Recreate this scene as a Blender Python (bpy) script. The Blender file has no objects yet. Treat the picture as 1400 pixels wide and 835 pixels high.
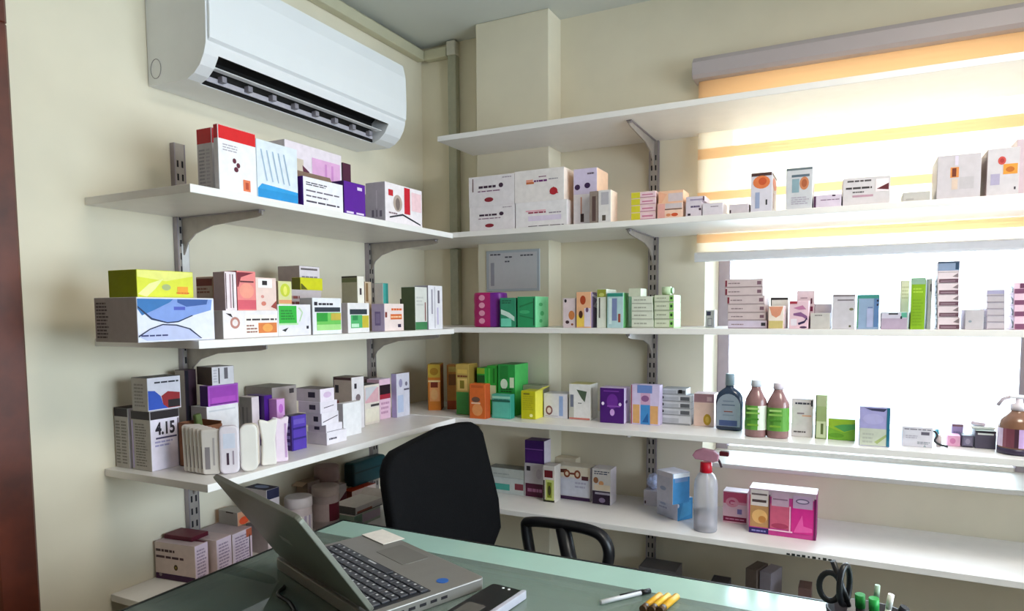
import bpy, bmesh, math, random
from mathutils import Vector, Matrix
random.seed(7)
PI=math.pi
C=bpy.context.scene.collection
EYE=1.35
SHELF_A,SHELF_B,SHELF_T=.336,.3325,.0167
MATS={}
def lin(h):
    o=[]
    for i in (0,2,4):
        c=int(h[i:i+2],16)/255
        o.append(c/12.92 if c<=.04045 else ((c+.055)/1.055)**2.4)
    return o
def mat(h,rough=.5,metal=0.,vary=.05,scale=60.,spec=.4,bump=0.,trans=0.,emit=0.,coat=0.):
    k=(h,rough,metal,vary,scale,spec,bump,trans,emit,coat)
    if k in MATS: return MATS[k]
    m=bpy.data.materials.new('surface_'+h); m.use_nodes=True
    nt=m.node_tree; p=nt.nodes['Principled BSDF']
    c=lin(h)
    tc=nt.nodes.new('ShaderNodeTexCoord'); n=nt.nodes.new('ShaderNodeTexNoise'); n.inputs['Scale'].default_value=scale; n.inputs['Detail'].default_value=3
    nt.links.new(tc.outputs['Object'],n.inputs['Vector'])
    r=nt.nodes.new('ShaderNodeValToRGB'); r.color_ramp.elements[0].position=.3; r.color_ramp.elements[1].position=.7
    r.color_ramp.elements[0].color=[x*(1-vary) for x in c]+[1]; r.color_ramp.elements[1].color=[min(1,x*(1+vary)) for x in c]+[1]
    nt.links.new(n.outputs['Fac'],r.inputs['Fac']); nt.links.new(r.outputs['Color'],p.inputs['Base Color'])
    p.inputs['Roughness'].default_value=rough; p.inputs['Metallic'].default_value=metal
    p.inputs['Specular IOR Level'].default_value=spec; p.inputs['Transmission Weight'].default_value=trans
    p.inputs['Coat Weight'].default_value=coat
    if bump:
        b=nt.nodes.new('ShaderNodeBump'); b.inputs['Strength'].default_value=bump; b.inputs['Distance'].default_value=.004
        nt.links.new(n.outputs['Fac'],b.inputs['Height']); nt.links.new(b.outputs['Normal'],p.inputs['Normal'])
    if emit: p.inputs['Emission Color'].default_value=c+[1]; p.inputs['Emission Strength'].default_value=emit
    MATS[k]=m; return m
def glass(name,tint,refl=1.5,solid=0.,dif='ffffff'):
    m=bpy.data.materials.new(name); m.use_nodes=True; nt=m.node_tree; nt.nodes.clear()
    out=nt.nodes.new('ShaderNodeOutputMaterial'); t=nt.nodes.new('ShaderNodeBsdfTransparent'); t.inputs[0].default_value=lin(tint)+[1]
    g=nt.nodes.new('ShaderNodeBsdfGlossy'); g.inputs['Roughness'].default_value=.02
    f=nt.nodes.new('ShaderNodeFresnel'); f.inputs['IOR'].default_value=refl
    mx=nt.nodes.new('ShaderNodeMixShader'); nt.links.new(f.outputs[0],mx.inputs[0]); nt.links.new(t.outputs[0],mx.inputs[1]); nt.links.new(g.outputs[0],mx.inputs[2])
    last=mx
    if solid:
        d=nt.nodes.new('ShaderNodeBsdfDiffuse'); d.inputs[0].default_value=lin(dif)+[1]
        m2=nt.nodes.new('ShaderNodeMixShader'); m2.inputs[0].default_value=solid
        nt.links.new(mx.outputs[0],m2.inputs[1]); nt.links.new(d.outputs[0],m2.inputs[2]); last=m2
    nt.links.new(last.outputs[0],out.inputs[0]); return m
def sheer(name,col,tl,tp):
    m=bpy.data.materials.new(name); m.use_nodes=True; nt=m.node_tree; nt.nodes.clear()
    out=nt.nodes.new('ShaderNodeOutputMaterial'); d=nt.nodes.new('ShaderNodeBsdfDiffuse'); t=nt.nodes.new('ShaderNodeBsdfTranslucent'); x=nt.nodes.new('ShaderNodeBsdfTransparent')
    w=nt.nodes.new('ShaderNodeTexWave'); w.inputs['Scale'].default_value=300; r=nt.nodes.new('ShaderNodeValToRGB')
    c=lin(col); r.color_ramp.elements[0].color=[v*.93 for v in c]+[1]; r.color_ramp.elements[1].color=c+[1]
    nt.links.new(w.outputs['Fac'],r.inputs['Fac'])
    for q in (d,t): nt.links.new(r.outputs[0],q.inputs[0])
    x.inputs[0].default_value=c+[1]
    a=nt.nodes.new('ShaderNodeMixShader'); a.inputs[0].default_value=tl; nt.links.new(d.outputs[0],a.inputs[1]); nt.links.new(t.outputs[0],a.inputs[2])
    b=nt.nodes.new('ShaderNodeMixShader'); b.inputs[0].default_value=tp; nt.links.new(a.outputs[0],b.inputs[1]); nt.links.new(x.outputs[0],b.inputs[2])
    nt.links.new(b.outputs[0],out.inputs[0]); return m
# ---------------------------------------------------------------- mesh helpers
class MB:
    def __init__(s): s.bm=bmesh.new(); s.ms=[]
    def mi(s,m):
        if m not in s.ms: s.ms.append(m)
        return s.ms.index(m)
    def poly(s,pts,m):
        f=s.bm.faces.new([s.bm.verts.new(p) for p in pts]); f.material_index=s.mi(m); return f
    def box(s,c,d,m,bev=0.,M=None,seg=1):
        t=bmesh.new(); bmesh.ops.create_cube(t,size=1)
        bmesh.ops.scale(t,vec=d,verts=t.verts)
        if bev: bmesh.ops.bevel(t,geom=t.edges[:],offset=bev,segments=seg,affect='EDGES',profile=.5)
        bmesh.ops.translate(t,vec=c,verts=t.verts)
        if M: bmesh.ops.transform(t,matrix=M,verts=t.verts)
        s.join(t,m)
    def join(s,t,m,smooth=False):
        i=s.mi(m); mp={v:s.bm.verts.new(v.co) for v in t.verts}
        for f in t.faces:
            g=s.bm.faces.new([mp[v] for v in f.verts]); g.material_index=i; g.smooth=smooth
        t.free()
    def prism(s,outline,axis,a,b,m,bev=0.,smooth=False,M=None):
        # outline: 2-D points; axis: extrusion axis 0/1/2
        t=bmesh.new()
        def P(q,v): return {0:(v,q[0],q[1]),1:(q[0],v,q[1]),2:(q[0],q[1],v)}[axis]
        A=[t.verts.new(P(q,a)) for q in outline]; B_=[t.verts.new(P(q,b)) for q in outline]; n=len(A)
        t.faces.new(A); t.faces.new(B_[::-1])
        for i in range(n): t.faces.new((A[i],B_[i],B_[(i+1)%n],A[(i+1)%n]))
        bmesh.ops.recalc_face_normals(t,faces=t.faces)
        if bev: 
            es=[e for e in t.edges if (e.verts[0] in A)==(e.verts[1] in A)]
            bmesh.ops.bevel(t,geom=es,offset=bev,segments=2,affect='EDGES',profile=.5)
        if M: bmesh.ops.transform(t,matrix=M,verts=t.verts)
        s.join(t,m,smooth)
    def rings(s,rings,m,cap=True,smooth=True,closed=False):
        t=[[s.bm.verts.new(p) for p in r] for r in rings]; i=s.mi(m); n=len(t[0])
        for a,b in zip(t,t[1:]+([t[0]] if closed else [])):
            for k in range(n):
                f=s.bm.faces.new((a[k],a[(k+1)%n],b[(k+1)%n],b[k])); f.material_index=i; f.smooth=smooth
        if cap and not closed:
            for r in (t[0][::-1],t[-1]):
                f=s.bm.faces.new(r); f.material_index=i
    def lathe(s,prof,m,c=(0,0),seg=28,n=2.,z0=0.):
        R=[]
        for q in prof:
            z,rx=q[0],q[1]; ry=q[2] if len(q)>2 else rx; ring=[]
            for k in range(seg):
                a=2*PI*k/seg; ca,sa=math.cos(a),math.sin(a)
                x=abs(ca)**(2/n)*(1 if ca>=0 else -1); y=abs(sa)**(2/n)*(1 if sa>=0 else -1)
                ring.append((c[0]+rx*x,c[1]+ry*y,z0+z))
            R.append(ring)
        s.rings(R,m)
    def tube(s,pts,r,m,seg=10,closed=False,flat=1.):
        pts=[Vector(p) for p in pts]; R=[]; N=len(pts); up=None
        for i in range(N):
            a=pts[(i-1)%N if closed else max(i-1,0)]; b=pts[(i+1)%N if closed else min(i+1,N-1)]
            d=(b-a).normalized()
            if up is None: up=Vector((0,0,1)) if abs(d.z)<.9 else Vector((1,0,0))
            u=(up-d*up.dot(d)).normalized(); v=d.cross(u); up=u
            R.append([pts[i]+u*r*math.cos(2*PI*k/seg)+v*r*flat*math.sin(2*PI*k/seg) for k in range(seg)])
        s.rings(R,m,closed=closed)
    def build(s,name,parent=None,loc=None,rot=None,smooth=None,**props):
        bmesh.ops.recalc_face_normals(s.bm,faces=s.bm.faces) if smooth=='fix' else None
        me=bpy.data.meshes.new(name); s.bm.to_mesh(me); s.bm.free()
        for m in s.ms: me.materials.append(m)
        o=bpy.data.objects.new(name,me); C.objects.link(o)
        if parent: o.parent=parent
        if loc: o.location=loc
        if rot: o.rotation_euler=rot
        for k,v in props.items(): o[k]=v
        return o
def spline(pts,n=8,closed=False):
    P=[Vector(p) for p in pts]; out=[]; N=len(P)
    for i in range(N if closed else N-1):
        p0=P[(i-1)%N] if closed or i>0 else P[0]; p1=P[i]; p2=P[(i+1)%N]; p3=P[(i+2)%N] if closed or i+2<N else P[-1]
        for k in range(n):
            t=k/n; out.append(.5*((2*p1)+(p2-p0)*t+(2*p0-5*p1+4*p2-p3)*t*t+(3*p1-p0-3*p2+p3)*t**3))
    if not closed: out.append(P[-1])
    return out
def rrect(w,h,r,n=5,cx=0,cy=0):
    o=[]
    for sx,sy,a in ((1,1,0),(-1,1,90),(-1,-1,180),(1,-1,270)):
        for k in range(n+1):
            t=math.radians(a+90*k/n); o.append((cx+sx*(w/2-r)+r*math.cos(t),cy+sy*(h/2-r)+r*math.sin(t)))
    return o
def thing(name,label,cat,loc=(0,0,0),rz=0.,group=None):
    o=bpy.data.objects.new(name,None); C.objects.link(o); o.empty_display_size=.05
    o.location=loc; o.rotation_euler=(0,0,rz); o['label']=label; o['category']=cat
    if group: o['group']=group
    return o
def struct(mb,name): return mb.build(name,kind='structure')
# ---------------------------------------------------------------- common materials
WALL=mat('e8dfca',.75,vary=.03,scale=7,spec=.2)
CEIL=mat('d4d6d2',.8,vary=.02,scale=5,spec=.2)
BOARD=mat('ece8e6',.38,vary=.02,scale=25,spec=.5)
WHITEPL=mat('e9eaee',.32,vary=.015,scale=20,spec=.5)
STEEL=mat('a29aa2',.38,metal=.75,vary=.08,scale=40)
STEELB=mat('aea6a0',.45,metal=.55,vary=.1,scale=30)
SLOT=mat('1c1820',.7,vary=.02)
BLACK=mat('0b0a0d',.65,vary=.25,scale=200,spec=.25)
BLACKP=mat('121216',.35,vary=.1,scale=50)
# ---------------------------------------------------------------- the room
def rect_wall(mb,P,m): mb.poly(P,m)
mb=MB(); mb.box((-.06,-1.9,1.2),(.12,4.2,2.5),WALL); struct(mb,'wall_left')
WX0,WX1,WZ0,WZ1=1.068,1.977,EYE-.497,EYE+.70
mb=MB()
for x0,x1,z0,z1 in ((-.12,WX0,0,2.45),(WX1,3.32,0,2.45),(WX0,WX1,0,WZ0),(WX0,WX1,WZ1,2.45)):
    mb.box(((x0+x1)/2,.15,(z0+z1)/2),(x1-x0,.3,z1-z0),WALL)
struct(mb,'wall_back')
mb=MB(); RX=3.26; SY0,SY1,SZ0,SZ1=-2.1,-.25,.8,1.98
for y0,y1,z0,z1 in ((-4.,SY0,0,2.45),(SY1,.2,0,2.45),(SY0,SY1,0,SZ0),(SY0,SY1,SZ1,2.45)): mb.box((RX,(y0+y1)/2,(z0+z1)/2),(.12,y1-y0,z1-z0),WALL)
struct(mb,'wall_right')
mb=MB(); mb.box((1.6,-3.94,1.22),(3.44,.12,2.45),WALL); struct(mb,'wall_front')
FLOOR=mat('b9b0a2',.35,vary=.06,scale=9)
mb=MB(); mb.box((1.6,-1.9,-.05),(3.5,4.3,.1),FLOOR); struct(mb,'floor')
mb=MB(); mb.box((1.6,-1.9,EYE+.995+.05),(3.5,4.3,.1),CEIL); struct(mb,'ceiling')
mb=MB(); mb.box(((.2965+.5742)/2,-.052,(EYE+.995)/2),(.2777,.104,EYE+.995),WALL,bev=.003); struct(mb,'trim_1')
# unseen window in the right wall, placed and sized for its side light
mb=MB()
for y in (SY0+.025,(SY0+SY1)/2,SY1-.025): mb.box((RX,y,(SZ0+SZ1)/2),(.07,.05,SZ1-SZ0),STEELB)
for z in (SZ0+.025,SZ1-.025): mb.box((RX,(SY0+SY1)/2,z),(.07,SY1-SY0,.05),STEELB)
w=struct(mb,'unseen_window')
mb=MB(); mb.box((RX,(SY0+SY1)/2,(SZ0+SZ1)/2),(.006,SY1-SY0-.05,SZ1-SZ0-.05),glass('unseen_window_glass','f4f8f6')); mb.build('window_pane',w)
# back window
FRAME=mat('a89ca6',.4,metal=.3,vary=.05,scale=30)
mb=MB(); yy=.262
for x in (WX0+.02,WX1-.02): mb.box((x,yy,(WZ0+WZ1)/2),(.04,.05,WZ1-WZ0),FRAME,bev=.003)
for z in (WZ0+.012,WZ1-.02): mb.box(((WX0+WX1)/2,yy,z),(WX1-WX0-.08,.05,.024 if z<EYE else .04),FRAME if z>EYE else mat('ece8e4',.4),bev=.003)
win=struct(mb,'window_1')
mb=MB(); mb.box(((WX0+WX1)/2,yy,(WZ0+WZ1)/2),(WX1-WX0-.08,.005,WZ1-WZ0-.06),glass('window_glass','f2f8f8')); mb.build('pane',win)
mb=MB(); mb.box(((WX0+WX1)/2,.122,WZ0+.004),(WX1-WX0-.002,.27,.014),mat('e8e4de',.4,vary=.02,scale=20),bev=.003); mb.build('sill',win)
# door at the left edge
WOOD=mat('5a2616',.42,vary=.35,scale=14,spec=.5); WOODD=mat('43190e',.42,vary=.3,scale=18,spec=.5)
mb=MB()
for y in (-1.492,-2.43): mb.box((.012,y,.955),(.05,.075,1.91),WOOD,bev=.006)
mb.box((.012,-1.96,1.94),(.05,1.012,.075),WOOD,bev=.006)
dr=struct(mb,'door_1')
mb=MB(); mb.box((.006,-1.96,.955),(.02,.86,1.89),WOODD,bev=.004)
for z in (.5,1.4): mb.box((.018,-1.96,z),(.012,.6,.65),WOOD,bev=.006)
mb.build('door_panel',dr)
mb=MB(); mb.tube([(.02,-2.28,.98),(.06,-2.28,.98),(.06,-2.18,.98)],.008,STEEL); mb.build('door_handle',dr)
# ---------------------------------------------------------------- shelves
NOTCH=[(0,-SHELF_B),(2.55,-SHELF_B),(2.55,-.001),(.5755,-.001),(.5755,-.1055),(.295,-.1055),(.295,-.001),(.001,-.001)]
def shelf(name,pts,ztop,label,t=SHELF_T):
    mb=MB(); mb.prism(pts,2,EYE+ztop-t,EYE+ztop,BOARD,bev=.0012)
    o=mb.build(name,label=label,category='shelf',group='white wall shelves'); return o
def leftpts(y0): return [(.001,y0),(SHELF_A,y0),(SHELF_A,-SHELF_B-.0008),(.001,-SHELF_B-.0008)]
for k,z,y0,nm in (('L1',.2541,-1.303,'upper'),('L2',-.0524,-1.297,'middle'),('L3',-.3452,-1.29,'lower'),('L4',-.635,-1.29,'bottom')):
    shelf('wall_shelf',leftpts(y0),z,{'upper':'upper white shelf on the left wall, below the air conditioner','middle':'middle white shelf on the left wall, holding the blue wave carton','lower':'lower white shelf on the left wall, holding the white pouches','bottom':'bottom white shelf on the left wall, behind the laptop'}[nm])
def back(p): return [(max(x,.001),y) for x,y in p]
for z,nm in ((.2569,'long white shelf across the window just below the empty top shelf'),(-.0481,'long white shelf at eye level across the window'),(-.3432,'long white shelf across the window holding the bottles'),(-.6282,'lowest visible white shelf under the window, holding the spray bottle')):
    sh_=shelf('wall_shelf',back(NOTCH),z,nm)
mb=MB(); rg=random.Random(5)
for k in range(9): mb.box((1.358+k*.0125,-SHELF_B-.0004,EYE-.6282-.0125),(.0085 if k not in (4,6) else .005,.0008,.0045+.002*(k%2)),mat('2a2c2a'))
mb.build('edge_marking',sh_)
shelf('wall_shelf',[(.2825,-SHELF_B),(2.55,-SHELF_B),(2.55,-.001),(.5755,-.001),(.5755,-.1055),(.2825,-.1055)],.5657,'empty top white shelf across the top of the window')
shelf('wall_shelf',[(.62,-.30),(2.55,-.30),(2.55,-.001),(.62,-.001)],-.93,'white shelf near the floor behind the desk, mostly hidden')
# slotted uprights
def upright(loc,rz,z0,z1,label,film=()):
    mb=MB(); w,d=.031,.015
    mb.prism([(-w/2,0),(w/2,0),(w/2,-d),(w/2-.003,-d),(w/2-.003,-.0025),(-w/2+.003,-.0025),(-w/2+.003,-d),(-w/2,-d)],2,z0,z1,STEEL)
    mb.box((0,-d+.0016,(z0+z1)/2),(w-.006,.002,z1-z0),STEELB)
    z=z0+.02
    while z<z1-.03:
        for x in (-.0065,.0065): mb.box((x,-d+.0004,z),(.0045,.001,.016),SLOT)
        z+=.032
    o=mb.build('slotted_upright',label=label,category='shelf rail',group='steel shelf uprights'); o.location=loc; o.rotation_euler=(0,0,rz)
    return o
u1_=upright((.0005,-1.0752,0),PI/2,.0,EYE+.415,'steel slotted upright on the left wall nearest the door')
upright((.0005,-.345,0),PI/2,.0,EYE+.40,'steel slotted upright on the left wall near the room corner')
upright((.9035,-.0005,0),0,.0,EYE+.5475,'steel slotted upright on the window wall left of the window')
mb=MB(); mb.box((.004,-.0157,EYE+.135),(.02,.0008,.075),mat('eeecec',.3)); mb.build('protective_film',u1_,label='white protective film')
def bracket(loc,rz,label,ln=.285,hh=.062):
    mb=MB(); y0=-.0158
    out=[(y0,0),(-ln,0),(-ln,-.012),(-ln+.02,-.016),(-.12,-.026),(-.06,-.042),(-.032,-hh),(y0,-hh-.03)]
    mb.prism(out,0,-.0022,.0022,STEELB)
    mb.box((0,(-ln+y0)/2,-.0013),(.016,ln+y0,.0022),STEEL)
    o=mb.build('shelf_bracket',label=label,category='bracket',group='steel shelf brackets'); o.location=loc; o.rotation_euler=(0,0,rz)
    mb=MB(); mb.box((0,-ln+.006,-.005),(.012,.006,.006),STEEL,bev=.001); mb.build('screw',o)
for z,n in ((.2541,'upper'),(-.0524,'middle'),(-.3452,'lower'),(-.635,'bottom')):
    for y,w in ((-1.0752,'nearest the door'),(-.345,'near the corner')):
        bracket((.0005,y,EYE+z-SHELF_T-.0003),PI/2,'steel bracket under the %s left wall shelf, on the upright %s'%(n,w))
for x,w in ((.9035,'left of the window'),):
    for z,n in ((.5657,'empty top'),(.2569,'second'),(-.0481,'eye-level'),(-.3432,'bottle'),(-.6282,'spray bottle')):
        bracket((x,-.0005,EYE+z-SHELF_T-.0003),0,'steel bracket under the %s window shelf, on the upright %s'%(n,w))
# ---------------------------------------------------------------- cartons
def carton(row):
    key,name,label,cat,group,(px,py,pz,rdeg),(dl,dr_,h),(S,F,T_),sd,fd,td=row
    r=math.radians(rdeg); l=(-math.cos(r),-math.sin(r)); d=(-math.sin(r),math.cos(r))
    cx=px+l[0]*dl/2+d[0]*dr_/2; cy=py+l[1]*dl/2+d[1]*dr_/2
    mb=MB(); t=bmesh.new(); bmesh.ops.create_cube(t,size=1); bmesh.ops.scale(t,vec=(dl,dr_,h),verts=t.verts); bmesh.ops.translate(t,vec=(0,0,h/2),verts=t.verts)
    bv=.0007 if cat!='case' else .012
    bmesh.ops.bevel(t,geom=t.edges[:],offset=bv,segments=1 if cat!='case' else 3,affect='EDGES',profile=.5)
    iS,iF,iT=mb.mi(mat(S)),mb.mi(mat(F)),mb.mi(mat(T_)); mp={v:mb.bm.verts.new(v.co) for v in t.verts}
    t.normal_update()
    for f in t.faces:
        g=mb.bm.faces.new([mp[v] for v in f.verts]); n=f.normal
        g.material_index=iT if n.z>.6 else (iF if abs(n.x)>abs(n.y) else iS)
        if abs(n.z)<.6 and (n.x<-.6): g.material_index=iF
    t.free()
    e=.0012
    def face(kind):
        if kind==0: return lambda u,v,o:(-dl/2+e+u*(dl-2*e),-dr_/2-o,e+v*(h-2*e))
        if kind==1: return lambda u,v,o:(dl/2+o,-dr_/2+e+u*(dr_-2*e),e+v*(h-2*e))
        return lambda u,v,o:(-dl/2+e+u*(dl-2*e),-dr_/2+e+v*(dr_-2*e),h+o)
    for kind,dec in ((0,sd),(1,fd),(2,td)):
        P=face(kind); W_=dl if kind!=1 else dr_
        for i,q in enumerate(dec):
            o=.0003+.00008*i
            if q[0]=='r': _,a,b,c_,e_,col=q; mb.poly([P(a,b,o),P(c_,b,o),P(c_,e_,o),P(a,e_,o)],mat(col))
            elif q[0]=='e':
                _,a,b,ra,rb,col=q; mb.poly([P(min(1,max(0,a+ra*math.cos(k*PI/9))),min(1,max(0,b+rb*math.sin(k*PI/9))),o) for k in range(18)],mat(col))
            elif q[0]=='p': mb.poly([P(min(1,max(0,u)),min(1,max(0,v)),o) for u,v in q[1]],mat(q[2]))
            elif q[0]=='t':
                _,a,b,c_,e_,n,col=q; rg=random.Random(key+str(i)); ph=(e_-b)/n
                for k in range(n):
                    u=a; v0=e_-(k+.75)*ph; end=c_-(rg.random()*.25*(c_-a) if n>1 else 0)
                    while u<end-.01:
                        w=min((c_-a)*(.12+.2*rg.random()),end-u)
                        mb.poly([P(u,v0,o),P(u+w,v0,o),P(u+w,v0+ph*.5,o),P(u,v0+ph*.5,o)],mat(col)); u+=w+(c_-a)*.035
            elif q[0]=='s':
                _,a,b,sz,txt,col=q; cu=bpy.data.curves.new('lettering','FONT'); cu.body=txt; cu.size=1; cu.offset=.035; tmp=bpy.data.objects.new('lettering',cu); C.objects.link(tmp)
                bpy.context.view_layer.update(); me=tmp.to_mesh(); w_=max(v.co.x for v in me.vertices) or 1
                hh=sz*h; vs=[P(a+.68*v.co.x/w_,b+v.co.y*hh/h*1.3,o) for v in me.vertices]
                for p in me.polygons: mb.poly([vs[k] for k in p.vertices],mat(col))
                tmp.to_mesh_clear(); bpy.data.objects.remove(tmp); bpy.data.curves.remove(cu)
    ob=mb.build(name,label=label,category=cat)
    if group: ob['group']=group
    ob.location=(cx,cy,pz+.0003); ob.rotation_euler=(0,0,r)
    return ob,(dl,dr_,h)
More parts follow.
